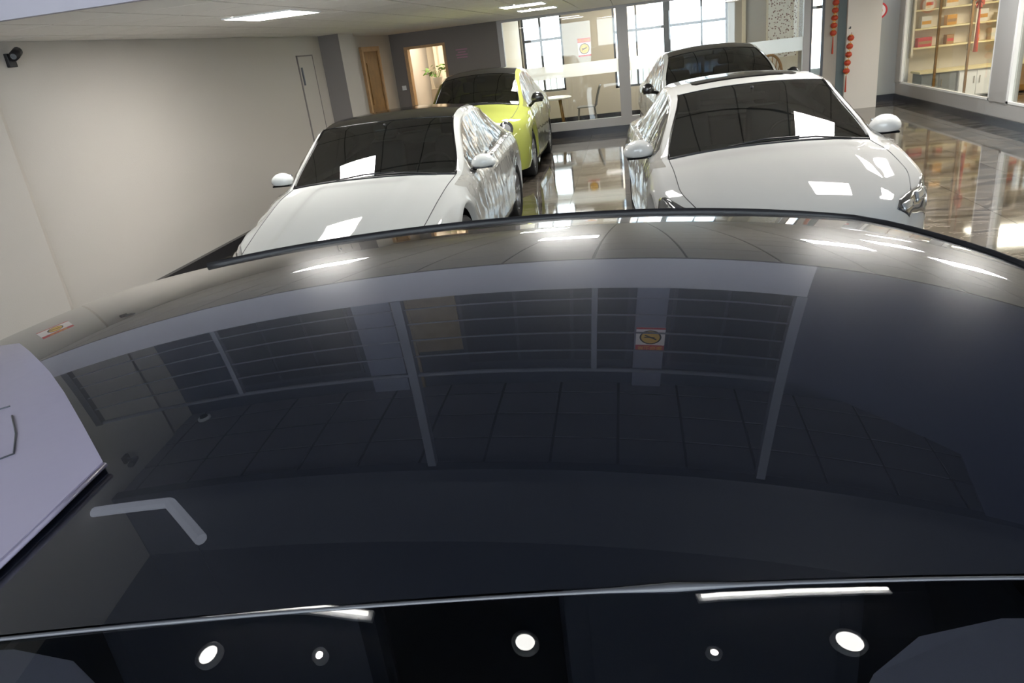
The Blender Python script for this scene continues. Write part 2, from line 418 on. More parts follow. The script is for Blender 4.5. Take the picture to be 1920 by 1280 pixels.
# ------------------------------------------------------------------ right wall: shopfront of the neighbouring room
SY = [(12.30, 16.35), (8.4, 11.78), (4.6, 8.2)]
sf = struct(bobj('window_6', XR, XR+.12, 4.2, 16.45, .12, .33, M['frame_grey']))
bobj('head', XR, XR+.12, 4.2, 16.45, ZC1-.06, ZC1, M['frame_grey'], sf)
for y0, y1 in ((16.2, 16.45), (11.78, 12.30), (8.2, 8.4), (4.4, 4.6)):
    bobj('post', XR-.02, XR+.14, y0, y1, .33, ZC1-.06, M['frame_grey'], sf)
for y in (16.17, 12.33, 11.75):
    bobj('pane_edge_bead', XR-.01, XR+.06, y-.03, y+.03, .33, ZC1-.06, M['white_metal'], sf)
bobj('pane_edge_bead', XR-.01, XR+.03, 12.3, 16.2, .33, .36, M['white_metal'], sf)
bobj('pane_edge_bead', XR-.01, XR+.03, 8.4, 11.78, .33, .36, M['white_metal'], sf)
for y0, y1 in ((12.36, 16.14), (8.4, 11.72), (4.6, 8.2)):
    bobj('glass_pane', XR+.04, XR+.048, y0, y1, .36, ZC1-.06, M['glass'], sf)
struct(bobj('baseboard_right', XR-.03, XR+.1, 4.2, 16.42, 0, .12, M['black_stone']))
# neighbouring room shell
struct(bobj('wall_right_room', 8.8, 9, 4, 16.6, 0, ZC1+.02, M['cream']))
struct(bobj('wall_right_room_far', XR+.1, 8.8, 16.45, 16.6, 0, ZC1, M['cream']))
struct(bobj('wall_right_room_near', XR+.1, 8.8, 4.0, 4.2, 0, ZC1, M['cream']))

# ------------------------------------------------------------------ ceilings
cl = struct(bobj('ceiling', XL, 9, YF+.06, YB, ZC1+.012, ZC1+.1, M['ceil_grid']))
ct_me = {}
PANELS = [(-3.30, -2.68, 6.22, 6.88), (-.85, -.25, 6.45, 7.0), (1.66, 2.26, 6.15, 6.7), (2.9, 3.45, 6.1, 6.7), (2.75, 3.3, 7.6, 8.3),
          (-1.62, -1.03, 10.35, 10.95), (-1.62, -1.03, 12.1, 12.7), (3.9, 4.5, 11.0, 11.6)]
def ctile(x, y, wx, wy, parent, mt, z, name='ceiling_tile', gap=.010):
    key = (round(wx, 3), round(wy, 3), mt.name)
    if key in ct_me:
        o = bpy.data.objects.new(name, ct_me[key]); C.objects.link(o); o.parent = parent; o.location = (x, y, z)
    else:
        bm = B(); box(bm, gap, wx-gap, gap, wy-gap, 0, .012); o = obj(name, bm, mt, parent, loc=(x, y, z)); ct_me[key] = o.data
xs = [XL] + [-.2+.6*k for k in range(-7, 10)] + [XR]
yt = [YF+.06+.6*k for k in range(0, 20)]
bmS = B(); n = 0
for i in range(len(xs)-1):
    for j in range(len(yt)-1):
        if j < 15: ctile(xs[i], yt[j], xs[i+1]-xs[i], .6, cl, M['ceil_tile'], ZC1); n += 1
        else: box(bmS, xs[i]+.005, xs[i+1]-.005, yt[j]+.005, min(yt[j+1], YB)-.005, ZC1, ZC1+.012)
o = obj('ceiling_tile_field', bmS, M['ceil_tile'], cl); o['kind'] = 'stuff'
bm = B(); box(bm, XR+.12, 8.8, 4.2, 16.45, ZC1-.01, ZC1+.005); struct(obj('ceiling_right_room', bm, M['ceil_tile']))
def ceiling_light(x0, x1, y0, y1, label, z=ZC1):
    t = thing('ceiling_light', label, 'ceiling light', ((x0+x1)/2, (y0+y1)/2, z), 0, 'flat square panel lights in the low ceiling')
    a, b = (x1-x0)/2, (y1-y0)/2; bm = B()
    for q in ((-a, a, -b, -b+.015), (-a, a, b-.015, b), (-a, -a+.015, -b+.015, b-.015), (a-.015, a, -b+.015, b-.015)): box(bm, q[0], q[1], q[2], q[3], -.012, -.0005)
    obj('frame', bm, M['white_metal'], t)
    bobj('diffuser', -a+.015, a-.015, -b+.015, b-.015, -.009, -.0006, M['panel_lit'], t)
PL = ['flat square ceiling light nearest the left wall', 'flat ceiling light above the gap in front of the two white cars', 'flat ceiling light above the hood of the right white car',
      'flat ceiling light to the right of the right white car', 'flat ceiling light farther back on the right, before the shopfront',
      'flat ceiling light in the middle, nearer of the two before the glass partition', 'flat ceiling light in the middle, farther of the two before the glass partition',
      'flat ceiling light in the far right corner before the shopfront']
for p, l in zip(PANELS, PL): ceiling_light(*p, l)

# mezzanine fascia, deck, upper room
struct(bobj('trim_6', XL, 1.20, YF, YF+.06, ZC1-.005, 2.77, M['fascia']))
bm = B(); prism(bm, [(1.20, ZC1-.005), (XR, ZC1-.005), (XR, ZC2), (3.0, ZC2), (2.6, 4.15), (1.24, 3.70), (1.20, 3.70)], 'y', YF, YF+.06)
struct(obj('wall_stair_flank', bm, M['navy']))
struct(bobj('floor_upper', XL, XR, YF+.06, 6.0, 2.5, 2.76, M['wall_dark']))
YU = 5.63
struct(bobj('wall_upper', XL, XR, YU, YU+.1, 2.76, ZC2+.1, M['upper_wall']))
struct(bobj('wall_right_void', XR, XR+.2, YS, 4.2, 0, ZC3, M['navy']))
struct(bobj('wall_right_upper', XR, XR+.2, YF, 6, 2.6, ZC2+.1, M['navy']))
struct(bobj('trim_7', .15, .43, YU-.06, YU, 2.76, ZC2, M['upper_light']))
struct(bobj('trim_8', -2.52, -2.14, YU-.06, YU, 2.76, ZC2, M['upper_light']))
struct(bobj('trim_9', -2.14, -1.98, YU-.03, YU, 2.76, ZC2, M['brown_panel']))
struct(bobj('trim_10', -1.98, -1.52, YU-.02, YU, 2.76, 4.25, M['brown_panel']))
for i, (a, b) in enumerate(((-1.5, .1), (.48, 1.9), (-4.0, -2.6))):
    wu = struct(bobj('window_%d' % (7+i), a, b, YU-.02, YU-.001, 2.9, 4.5, M['post_dark']))
    nn = 3
    for k in range(nn):
        x0 = a+.03+(b-a-.03)*k/nn; bobj('window_pane', x0, x0+(b-a-.03)/nn-.03, YU-.03, YU-.021, 2.95, 4.45, M['upper_pane'], wu)
cu2 = struct(bobj('ceiling_upper', XL, XR, YF-.02, YU, ZC2+.012, ZC2+.1, M['upper_grid']))
xs2 = [XL] + [-.557+.575*k for k in range(-7, 11)]; xs2 = [x for x in xs2 if x < XR] + [XR]
ys2 = [YF+.05, 4.64, 5.02, 5.41, YU]
for i in range(len(xs2)-1):
    for j in range(len(ys2)-1):
        ctile(xs2[i], ys2[j], xs2[i+1]-xs2[i], ys2[j+1]-ys2[j], cu2, M['upper_tile'], ZC2, gap=.012)
struct(bobj('trim_11', XL, XR, YF-.06, YF+.04, ZC2-.05, ZC2+.1, M['post_dark']))
struct(bobj('wall_above_beam', XL, XR, YF, YF+.1, ZC2+.1, ZC3, M['void_dark']))
struct(bobj('ceiling_void', XL-.2, XR+.2, YS-.2, YF+.1, ZC3, ZC3+.1, M['void_dark']))
# balustrade
t = thing('balustrade', 'steel balustrade with horizontal bars on the mezzanine edge above the fascia', 'railing', (0, YF+.03, 2.77))
for z in (2.913, 3.107, 3.308, 3.502):
    bm = B(); tube(bm, [(-4.44, 0, z-2.77), (1.14, 0, z-2.77)], .009, 8); obj('bar', bm, M['steel'], t, True)
bm = B(); tube(bm, [(-4.44, 0, 3.715-2.77), (1.14, 0, 3.715-2.77)], .02, 10); obj('handrail', bm, M['steel'], t, True)
for x in (-.18, -3.03): bobj('post', x-.02, x+.02, -.02, .02, 0, .93, M['steel'], t)
bobj('post', -4.5, -4.43, -.025, .025, 0, .96, M['post_dark'], t)
for x, l in ((-1.56, 'left'), (1.17, 'right')):
    o = struct(bobj('trim_%d' % (12 if x < 0 else 13), x-.035, x+.035, YF-.01, YF+.065, 2.77, ZC2-.05, M['steel']))

# wall behind the camera: shopfront windows letting daylight in
HS = [(-4.4, -1.5, .3, 5.2), (-1.3, 1.7, .05, 5.2), (1.9, 4.9, .3, 5.2)]
wall_with_holes('wall_front', XL-.2, XR+.2, YS-.2, YS, 0, ZC3, HS, M['wall'])
for i, h in enumerate(HS):
    f = B()
    for a in ((h[0], h[0]+.06, h[2], h[3]), (h[1]-.06, h[1], h[2], h[3]), (h[0]+.06, h[1]-.06, h[2], h[2]+.06), (h[0]+.06, h[1]-.06, h[3]-.06, h[3])): box(f, a[0], a[1], YS-.12, YS-.04, a[2], a[3])
    o = struct(obj('window_%d' % (10+i), f, M['frame_dark']))
    bobj('window_pane', h[0]+.06, h[1]-.06, YS-.09, YS-.084, h[2]+.06, h[3]-.06, M['glass'], o)
# lamps high in the void over the dark car
def tube_lamp(x0, x1, y, z, label, rz=0):
    t = thing('tube_lamp', label, 'tube lamp', ((x0+x1)/2, y, z), rz, 'tube lamps under the high ceiling')
    L = (x1-x0)/2
    bobj('housing', -L-.03, L+.03, -.04, .04, .03, .07, M['white_metal'], t)
    bm = B(); tube(bm, [(-L, 0, .0), (L, 0, .0)], .018, 10); obj('tube', bm, M['tube_lit'], t, True)
    for s in (-1, 1):
        bm = B(); box(bm, s*L*.8-.01, s*L*.8+.01, -.01, .01, .07, ZC3-z); obj('hanger', bm, M['white_metal'], t)
tube_lamp(-3.19, -1.76, 2.2, 5.6, 'left tube lamp under the high ceiling, mirrored at the left in the dark windscreen top', -.05)
tube_lamp(.68, 2.2, 2.95, 5.6, 'right tube lamp under the high ceiling, mirrored at the right in the dark windscreen top', .28)
def spot(x, y, r, label, m_='spot_lit'):
    t = thing('spotlight', label, 'spotlight', (x, y, ZC3), 0, 'spotlights under the high ceiling')
    bm = B(); lathe(bm, [(.001, 0), (r+.03, 0), (r+.03, -.06), (r, -.06), (r, -.05), (.001, -.05)], 'z'); obj('housing', bm, M['white_metal'], t, True)
    bm = B(); lathe(bm, [(.001, -.051), (r, -.051), (r*.9, -.058), (.001, -.058)], 'z'); obj('lamp_face', bm, M[m_], t)
spot(-2.08, 1.86, .028, 'small bright spotlight above the left half of the dark windscreen')
spot(.76, 2.22, .028, 'small bright spotlight above the right half of the dark windscreen')
spot(-3.0, 1.88, .07, 'round lamp under the high ceiling, leftmost of the round lamps', 'tube_lit')
spot(-.58, 2.12, .07, 'round lamp under the high ceiling between the two small spotlights', 'tube_lit')
spot(1.75, 2.5, .10, 'round lamp under the high ceiling, rightmost of the round lamps', 'tube_lit')
def room_fill_light(x0, x1, y0, y1, z, label):  # unseen panels added to brighten the adjoining rooms
    t = thing('room_fill_light', label, 'ceiling light', ((x0+x1)/2, (y0+y1)/2, z)); a, b = (x1-x0)/2, (y1-y0)/2
    bobj('frame', -a-.02, a+.02, -b-.02, b+.02, -.012, 0, M['white_metal'], t); bobj('diffuser', -a, a, -b, b, -.02, -.0121, M['room_fill'], t)
room_fill_light(6.2, 7.4, 13.6, 14.8, ZC1-.02, 'added warm fill light inside the shelf room at the right, farther one')
room_fill_light(6.2, 7.4, 8.4, 9.6, ZC1-.02, 'added warm fill light inside the shelf room at the right, nearer one')
room_fill_light(-.6, .6, 16.6, 17.6, ZR, 'added fill light in the back room behind the glass partition')
room_fill_light(-4.4, -3.2, 16.8, 17.6, ZR, 'added fill light in the room behind the open doorway')

# ------------------------------------------------------------------ car builder
def pchip(tab, y):
    xs = [t[0] for t in tab]; v = [t[1] for t in tab]
    if y <= xs[0]: return v[0]
    if y >= xs[-1]: return v[-1]
    n = len(xs)
    h = [xs[i+1]-xs[i] for i in range(n-1)]; d = [(v[i+1]-v[i])/h[i] for i in range(n-1)]
    mm = [0]*n; mm[0] = d[0]; mm[-1] = d[-1]
    for i in range(1, n-1):
        if d[i-1]*d[i] > 0:
            w1, w2 = 2*h[i]+h[i-1], h[i]+2*h[i-1]; mm[i] = (w1+w2)/(w1/d[i-1]+w2/d[i])
    for i in range(n-1):
        if y <= xs[i+1]:
            t = (y-xs[i])/h[i]; t2, t3 = t*t, t*t*t
            return (2*t3-3*t2+1)*v[i]+(t3-2*t2+t)*h[i]*mm[i]+(-2*t3+3*t2)*v[i+1]+(t3-t2)*h[i]*mm[i+1]
def lerp2(a, b, t): return (a[0]+(b[0]-a[0])*t, a[1]+(b[1]-a[1])*t)
NU = 18
class Car:
    def __init__(s, name, label, loc, rz, P):
        s.P = P; s.root = thing(name, label, 'car', loc, rz)
        ks = sorted({0, P['hood0'], P['cowl'], P['header'], P['roofend'], P['rwend'], P['L'], P['dlo0'], P['dlo1'], *P['seams'], *P['keys']})
        st = [ks[0]]
        for a, b in zip(ks[:-1], ks[1:]):
            n = max(1, int(round((b-a)/.045)))
            st += [a+(b-a)*(i+1)/n for i in range(n)]
        s.st = st; s.rows = [s.section(y) for y in st]
    def section(s, y):
        P = s.P; g = lambda k: pchip(P[k], y)
        zc, w8, d8 = g('ZC'), g('W8'), g('D8'); z8 = zc-d8
        wb, zb, wm = g('WB'), g('ZB'), g('WM')
        zb = min(zb, z8-.005) if (y < P['cowl'] or y > P['rwend']) else zb
        wk = wm-.05; zr = P.get('rocker', .2)
        p = [(wk, zr), (wm-.015, zr+.1), (wm, zr+.1+(zb-zr-.1)*.45), (wb+.012+.4*(wm-wb), zb-.09), (wb, zb)]
        p8 = (min(w8, wb-.01), z8)
        rail = P.get('rail', .045)
        p7 = (min(p8[0]+rail, wb), z8-rail*.45)
        h = z8-zb
        blend = max(0, min(1, (h-.03)/.12))
        p5g = (wb-.035, zb+.012); L = math.hypot(p7[0]-p5g[0], p7[1]-p5g[1]); k = min(.5, P.get('railh', .05)/max(L, .001))
        p6g = lerp2(p7, p5g, k)
        a5, a6, a7 = lerp2(p[4], p8, .3), lerp2(p[4], p8, .55), lerp2(p[4], p8, .8)
        p5 = lerp2(a5, p5g, blend); p6 = lerp2(a6, p6g, blend); p7 = lerp2(a7, p7, blend)
        p += [p5, p6, p7, p8]
        for i in range(1, NU+1):
            u = 1-i/NU; e = 2.2
            cr = 0
            if P.get('crease') and y < P['cowl']:
                cx, ch = P['crease']; k_ = max(0, min(1, (cx+.035-p8[0]*u)/.07)); f_ = max(0, min(1, (y-.15)/.4))*max(0, min(1, (P['cowl']-y)/.25))
                cr = ch*k_*k_*(3-2*k_)*f_
            p.append((p8[0]*u, z8+(zc-z8)*(1-abs(u)**e)+cr))
        # wheel arch
        for yw in P['wheels']:
            R = P['arch']; dy = y-yw
            if abs(dy) < R:
                za = math.sqrt(R*R-dy*dy)+P['wr']
                for i in range(4):
                    mn = za+[0, .025, .05, .075][i]
                    if p[i][1] < mn: p[i] = (p[i][0], mn)
                if p[3][1] > p[4][1]-.01: p[3] = (p[3][0], p[4][1]-.01)
        b = g('BOW'); out = []
        for x, z in p:
            xx = x/max(wm, .01)
            yy = y+b*xx*xx
            if s.P.get('roof_fn') and P['header'] <= y+1e-6 and y-1e-6 <= P['roofend'] and x <= p8[0]+.001: pass
            out.append(Vector((x, yy, z)))
        return out
    def idx(s, y): return min(range(len(s.st)), key=lambda i: abs(s.st[i]-y))
    def faces(s, y0, y1, c0, c1):
        """bmesh patch between stations y0..y1 and columns c0..c1 (both sides; across the middle when c1 is the centre)"""
        bm = B(); i0, i1 = s.idx(y0), s.idx(y1); N = len(s.rows[0])-1
        for sg in (-1, 1):
            g = [[bm.verts.new((s.rows[i][j].x*sg, s.rows[i][j].y, s.rows[i][j].z)) for j in range(c0, c1+1)] for i in range(i0, i1+1)]
            for a in range(len(g)-1):
                for b in range(len(g[0])-1):
                    q = [g[a][b], g[a+1][b], g[a+1][b+1], g[a][b+1]]
                    bm.faces.new(q if sg < 0 else q[::-1])
        bmesh.ops.remove_doubles(bm, verts=bm.verts[:], dist=1e-4)
        bmesh.ops.dissolve_degenerate(bm, dist=1e-5, edges=bm.edges[:])
        return bm
    def sidefaces(s, y0, y1, c0, c1, sg):
        bm = B(); i0, i1 = s.idx(y0), s.idx(y1)
        g = [[bm.verts.new((s.rows[i][j].x*sg, s.rows[i][j].y, s.rows[i][j].z)) for j in range(c0, c1+1)] for i in range(i0, i1+1)]
        for a in range(len(g)-1):
            for b in range(len(g[0])-1):
                q = [g[a][b], g[a+1][b], g[a+1][b+1], g[a][b+1]]; bm.faces.new(q if sg < 0 else q[::-1])
        bmesh.ops.remove_doubles(bm, verts=bm.verts[:], dist=1e-4)
        bmesh.ops.dissolve_degenerate(bm, dist=1e-5, edges=bm.edges[:])
        return bm
    def part(s, name, bm, mt, smooth=True): return obj(name, bm, mt, s.root, smooth)
    def edge_tube(s, name, pts, r, mt):
        bm = B(); tube(bm, pts, r, 6); return s.part(name, bm, mt)
    def capface(s, row, ysign, zlow, bulge):
        """front or rear fascia: hangs from the first/last section and curves"""
        bm = B(); N = len(row)-1; K = 8
        for sg in (-1, 1):
            g = []
            for k in range(K+1):
                t = k/K; ln = []
                for j in range(4, N+1):
                    p = row[j]; z = p.z+(zlow-p.z)*t
                    ln.append(bm.verts.new((p.x*sg*(1+.03*t), p.y - ysign*(-1)*0 + ysign*bulge*math.sin(PI*min(1, t*1.25))*(1 if t < .8 else 1) , z)))
                g.append(ln)
            for a in range(K):
                for b in range(len(g[0])-1):
                    q = [g[a][b], g[a][b+1], g[a+1][b+1], g[a+1][b]]
                    bm.faces.new(q if sg*ysign > 0 else q[::-1])
            # side closing strip between the fascia edge and the body's first section
            e = [bm.verts.new((row[j].x*sg, row[j].y, row[j].z)) for j in (4, 3, 2, 1, 0)]
            ed = [g[k][0] for k in range(K+1)]
            bm.faces.new((e + ed[::-1]) if sg*ysign < 0 else (e + ed[::-1])[::-1])
        bmesh.ops.remove_doubles(bm, verts=bm.verts[:], dist=1e-4)
        return bm
    def build(s, mats):
        P = s.P; N = len(s.rows[0])-1; L = P['L']; pa = mats['paint']
        bd = B()
        # body sides: columns 0..4 all along, shoulders 4..8 over hood/boot, rails 7..8 + 4..5 + window surrounds
        mp = {}
        def vert(i, j, sg):
            k = (i, j, sg)
            if k not in mp:
                p = s.rows[i][j]; mp[k] = bd.verts.new((p.x*sg, p.y, p.z))
            return mp[k]
        def q(i, j, sg):
            f = [vert(i, j, sg), vert(i+1, j, sg), vert(i+1, j+1, sg), vert(i, j+1, sg)]
            try: bd.faces.new(f if sg < 0 else f[::-1])
            except ValueError: pass
        iD0, iD1 = s.idx(P['dlo0']), s.idx(P['dlo1']); iH0, iC = s.idx(P['hood0']), s.idx(P['cowl'])
        iR, iRe, iW = s.idx(P['header']), s.idx(P['roofend']), s.idx(P['rwend'])
        for i in range(len(s.st)-1):
            for sg in (-1, 1):
                for j in range(0, 8):
                    if j == 5 and iD0 <= i < iD1: continue
                    q(i, j, sg)
                if i < iH0 or i >= iW:
                    for j in range(8, N): q(i, j, sg)
        bmesh.ops.remove_doubles(bd, verts=bd.verts[:], dist=1e-5)
        s.body_bvh = None
        body = s.part('body', bd, pa)
        full = s.faces(0, L, 0, N); s.bvh = BVHTree.FromBMesh(full); full.free()
        s.part('front_bumper', s.capface(s.rows[0], -1, .2, .05), pa)
        s.part('rear_bumper', s.capface(s.rows[-1], 1, .25, .06), pa)
        s.part('hood', s.faces(P['hood0'], P['cowl']-.0, 8, N), pa)
        s.part('windshield', s.faces(P['cowl'], P['header'], 8, N), mats['glass'])
        s.part('roof', s.faces(P['header'], P['roofend'], 8, N), mats['roof'])
        s.part('rear_window', s.faces(P['roofend'], P['rwend'], 8, N), mats['rglass'])
        # side windows, split at the pillar
        for sg in (-1, 1):
            ps = [P['dlo0']] + P['pillars'] + [P['dlo1']]
            for a, b in zip(ps[:-1], ps[1:]):
                s.part('side_window', s.sidefaces(a + (.03 if a != ps[0] else 0), b, 5, 6, sg), mats['side'])
            for a in P['pillars']:
                s.part('pillar', s.sidefaces(a, a+.045, 5, 6, sg), M['black_gloss'])
        # seams
        def line(y0, y1, j, sg, off=.0):
            return [(s.rows[i][j].x*sg, s.rows[i][j].y, s.rows[i][j].z+off) for i in range(s.idx(y0), s.idx(y1)+1)]
        for sg in (-1, 1):
            s.edge_tube('hood_seam', line(P['hood0'], P['cowl'], 8, sg), .0035, M['black_trim'])
            s.edge_tube('windshield_seal', line(P['cowl'], P['header'], 8, sg), .009, M['black_gloss'])
            for y in P['seams']:
                r = s.rows[s.idx(y)]; s.edge_tube('door_seam', [(p.x*sg, p.y, p.z) for p in r[0:6]], .003, M['black_trim'])
            s.edge_tube('window_trim', line(P['dlo0'], P['dlo1'], 5, sg), .006, mats.get('trim', M['black_gloss']))
        r = s.rows[iC]; pts = [(p.x*-1, p.y, p.z+.002) for p in r[8:]] + [(p.x, p.y, p.z+.002) for p in r[8:][::-1][1:]]
        s.edge_tube('cowl_strip', pts, .012, M['black_trim'])
        for a, off in ((.25, .0), (.62, .0)):   # wipers
            base = s.surf_top(-.55+a, P['cowl']+.012); tip = s.surf_top(-.55+a+.52, P['cowl']+.035)
            mid = s.surf_top(-.55+a+.26, P['cowl']+.025)
            s.edge_tube('wiper', [base+Vector((0,0,.012)), mid+Vector((0,0,.018)), tip+Vector((0,0,.012))], .007, M['black_trim'])
        r = s.rows[iR]; pts = [(p.x*-1, p.y, p.z) for p in r[8:]] + [(p.x, p.y, p.z) for p in r[8:][::-1][1:]]
        if not P.get('nofseal'): s.edge_tube('roof_front_seal', pts, .005, mats.get('seal', M['black_gloss']))
        s.wheels(); s.mirrors(mats); 
        if not P.get('noint'): s.interior()
        # grille, plate, tail lamps, handles
        s.patch_front('grille', [(-.42, .3), (.42, .3), (.36, .52), (-.36, .52)], M['black_gloss'], .012)
        s.patch_front('number_plate', [(-.22, .36), (.22, .36), (.22, .46), (-.22, .46)], M['frame_dark'], .022)
        s.patch_rear('tail_lamp', [(-.8, .7), (-.5, .72), (-.5, .82), (-.78, .84)], mat('tail lamp', '7a1418', .1, coat=1), .012)
        s.patch_rear('tail_lamp', [(.5, .72), (.8, .7), (.78, .84), (.5, .82)], bpy.data.materials['tail lamp'], .012)
        for sg in (-1, 1):
            for y in P['handles']:
                i = s.idx(y); p = s.rows[i][3]
                bm = B(); box(bm, -.012, .02, -.09, .09, -.012, .012, .006)
                bmesh.ops.translate(bm, verts=bm.verts[:], vec=(p.x*sg-(.004 if sg > 0 else .004), p.y, p.z-.02)); s.part('door_handle', bm, mats.get('handle', pa))
    def surf_top(s, x, y):
        h = s.bvh.ray_cast(Vector((x, y, 3)), Vector((0, 0, -1)))
        return h[0] if h[0] else Vector((x, y, 1))
    def project(s, name, pts3, d, off, mt, thick=.0, sub=3, smooth=True):
        """polygon (3D points outside the car) cast along d onto the car skin, raised by off"""
        bm = B(); vs = [bm.verts.new(p) for p in pts3]; bm.faces.new(vs)
        bmesh.ops.triangulate(bm, faces=bm.faces[:])
        for _ in range(sub): bmesh.ops.subdivide_edges(bm, edges=bm.edges[:], cuts=1, use_grid_fill=True)
        bmesh.ops.triangulate(bm, faces=bm.faces[:])
        d = Vector(d).normalized(); dead = []
        for v in bm.verts:
            h = s.bvh.ray_cast(v.co, d)
            if h[0] is None: dead.append(v); continue
            nn = h[1] if h[1].dot(d) < 0 else -h[1]
            v.co = h[0] + nn*off
        if dead: bmesh.ops.delete(bm, geom=dead, context='VERTS')
        if not bm.faces: bm.free(); return None
        bmesh.ops.recalc_face_normals(bm, faces=bm.faces[:])
        r = bmesh.ops.extrude_face_region(bm, geom=bm.faces[:])
        ev = [e for e in r['geom'] if isinstance(e, bmesh.types.BMVert)]
        bmesh.ops.translate(bm, verts=ev, vec=d*(off+.006))
        bmesh.ops.recalc_face_normals(bm, faces=bm.faces[:])
        return s.part(name, bm, mt, smooth)
    def patch_front(s, name, poly, mt, off):
        bm = s.capface(s.rows[0], -1, .2, .05); t = BVHTree.FromBMesh(bm); bm.free(); o = s.bvh; s.bvh = t
        s.project(name, [(x, -1, z) for x, z in poly], (0, 1, 0), off, mt, sub=2); s.bvh = o
    def patch_rear(s, name, poly, mt, off):
        bm = s.capface(s.rows[-1], 1, .25, .06); t = BVHTree.FromBMesh(bm); bm.free(); o = s.bvh; s.bvh = t
        s.project(name, [(x, s.P['L']+1, z) for x, z in poly][::-1], (0, -1, 0), off, mt, sub=2); s.bvh = o
    def wheels(s):
        P = s.P; R = P['wr']
        for yw in P['wheels']:
            for sg in (-1, 1):
                i = s.idx(yw); xo = (s.rows[i][2].x-.055-.075)*sg; yo = s.rows[i][2].y
                wl = bpy.data.objects.new('wheel', None); C.objects.link(wl); wl.parent = s.root; wl.location = (xo, yo, R)
                bm = B(); lathe(bm, [(R*.66, -.1), (R*.93, -.105), (R, -.075), (R, .075), (R*.93, .1), (R*.66, .095), (R*.66, -.1)], 'x', n=32); obj('tyre', bm, M['tyre'], wl, True)
                bm = B(); lathe(bm, [(R*.67, -.09), (R*.67, .09), (R*.62, .085), (R*.6, -.02*sg), (.001, -.03*sg)], 'x', n=32)
                for k in range(5):
                    a = 2*PI*k/5
                    for da in (-.1, .1):
                        c0 = Vector((.07*sg, .05*math.cos(a), .05*math.sin(a))); c1 = Vector((.075*sg, R*.63*math.cos(a+da), R*.63*math.sin(a+da)))
                        tube(bm, [c0, c1], .018, 6)
                lathe(bm, [(.05, .03*sg), (.05, .08*sg), (.001, .085*sg)], 'x', n=16)
                obj('rim', bm, M['rim'], wl, True)
                bm = B(); lathe(bm, [(R*.45, 0), (R*.45, .02*sg), (.001, .02*sg)], 'x', n=24); obj('brake_disc', bm, M['frame_dark'], wl)
                # liner of the arch
                Ra = P['arch']; xi = (s.rows[i][0].x-.01)*sg; bm = B(); n = 14; g = []
                for k in range(n+1):
                    a = PI*k/n
                    g.append([bm.verts.new((x, yo+Ra*math.cos(a)*.985, R+Ra*math.sin(a)*.985)) for x in (xi, xi-.28*sg)])
                for k in range(n): bm.faces.new([g[k][0], g[k][1], g[k+1][1], g[k+1][0]])
                bm.faces.new([a[1] for a in g]); obj('wheel_arch_liner', bm, M['tyre'], s.root)
        bm = B(); prevy = .35
        hw = s.rows[len(s.st)//2][0].x
        box(bm, -hw+.3, hw-.3, .3, P['L']-.25, .16, .24); f0, f1 = P['wheels'][0]+P['arch'], P['wheels'][1]-P['arch']
        box(bm, -hw+.01, hw-.01, f0+.06, f1, .165, .235); s.part('underbody', bm, M['tyre'], False)
    def mirrors(s, mats):
        P = s.P
        for sg in (-1, 1):
            x, y, z = P['mirror']; rx, ry, rz = P.get('mirror_r', (.115, .075, .075))
            bm = B(); ellipsoid(bm, (0, 0, 0), (rx, ry, rz), 20, 12)
            for v in bm.verts:
                if v.co.y > ry*.35: v.co.y = ry*.35
                if v.co.z < -rz*.45: v.co.z = -rz*.45 + (v.co.z+rz*.45)*.3
                v.co.x *= 1 - .12*(v.co.z/rz)
            bmesh.ops.translate(bm, verts=bm.verts[:], vec=(x*sg, y, z))
            mo = s.part('door_mirror', bm, mats.get('mirror', mats['paint']))
            bm = B(); box(bm, x*sg-rx*.8, x*sg+rx*.8, y-ry*.7, y+ry*.3, z-rz*.72, z-rz*.5, .006); obj('mirror_base', bm, M['black_gloss'], mo)
            bm = B(); box(bm, x*sg-rx*.78, x*sg+rx*.78, y+ry*.35, y+ry*.4, z-rz*.4, z+rz*.7, .01); obj('mirror_glass', bm, M['mirror'], mo)
            bm = B(); i = s.idx(y+.03); p = s.rows[i][4]
            tube(bm, [((x-rx*.5)*sg, y+.01, z-rz*.5), ((p.x-.02)*sg, y+.06, p.z+.01)], .022, 8); obj('mirror_arm', bm, M['black_gloss'], mo)
    def interior(s):
        P = s.P; zc = P['seatz']; yc = P['cowl']; W = s.rows[s.idx(P['header'])][5].x
        bm = B(); g = []
        # dashboard: a curved shelf under the windscreen
        prof = [(yc+.12, P['dashz']-.045), (yc+.35, P['dashz']), (yc+.6, P['dashz']-.0), (yc+.7, P['dashz']-.05), (yc+.72, P['dashz']-.3)]
        for y, z in prof: g.append([bm.verts.new((x*(W-.08), y + .06*(x*x), z - .02*x*x)) for x in [i/8-1 for i in range(17)]])
        for a in range(len(g)-1):
            for b in range(16): bm.faces.new([g[a][b], g[a][b+1], g[a+1][b+1], g[a+1][b]])
        s.part('dashboard', bm, M['interior'])
        sx = P.get('drv', .36)
        sw = B(); c = Vector((sx, yc+.86, P['dashz']-.07)); n = 24; ring = []
        for k in range(n+1):
            a = 2*PI*k/n; ring.append(c + Vector((.185*math.cos(a), .07*math.sin(a), .17*math.sin(a))))
        tube(sw, ring, .014, 8, False); tube(sw, [c+Vector((-.17, 0, 0)), c+Vector((.17, 0, 0))], .016, 6); tube(sw, [c, c+Vector((0, -.06, -.16))], .016, 6)
        ellipsoid(sw, c, (.06, .025, .05), 10, 6); s.part('steering_wheel', sw, M['interior_light'])
        ys = yc+1.25
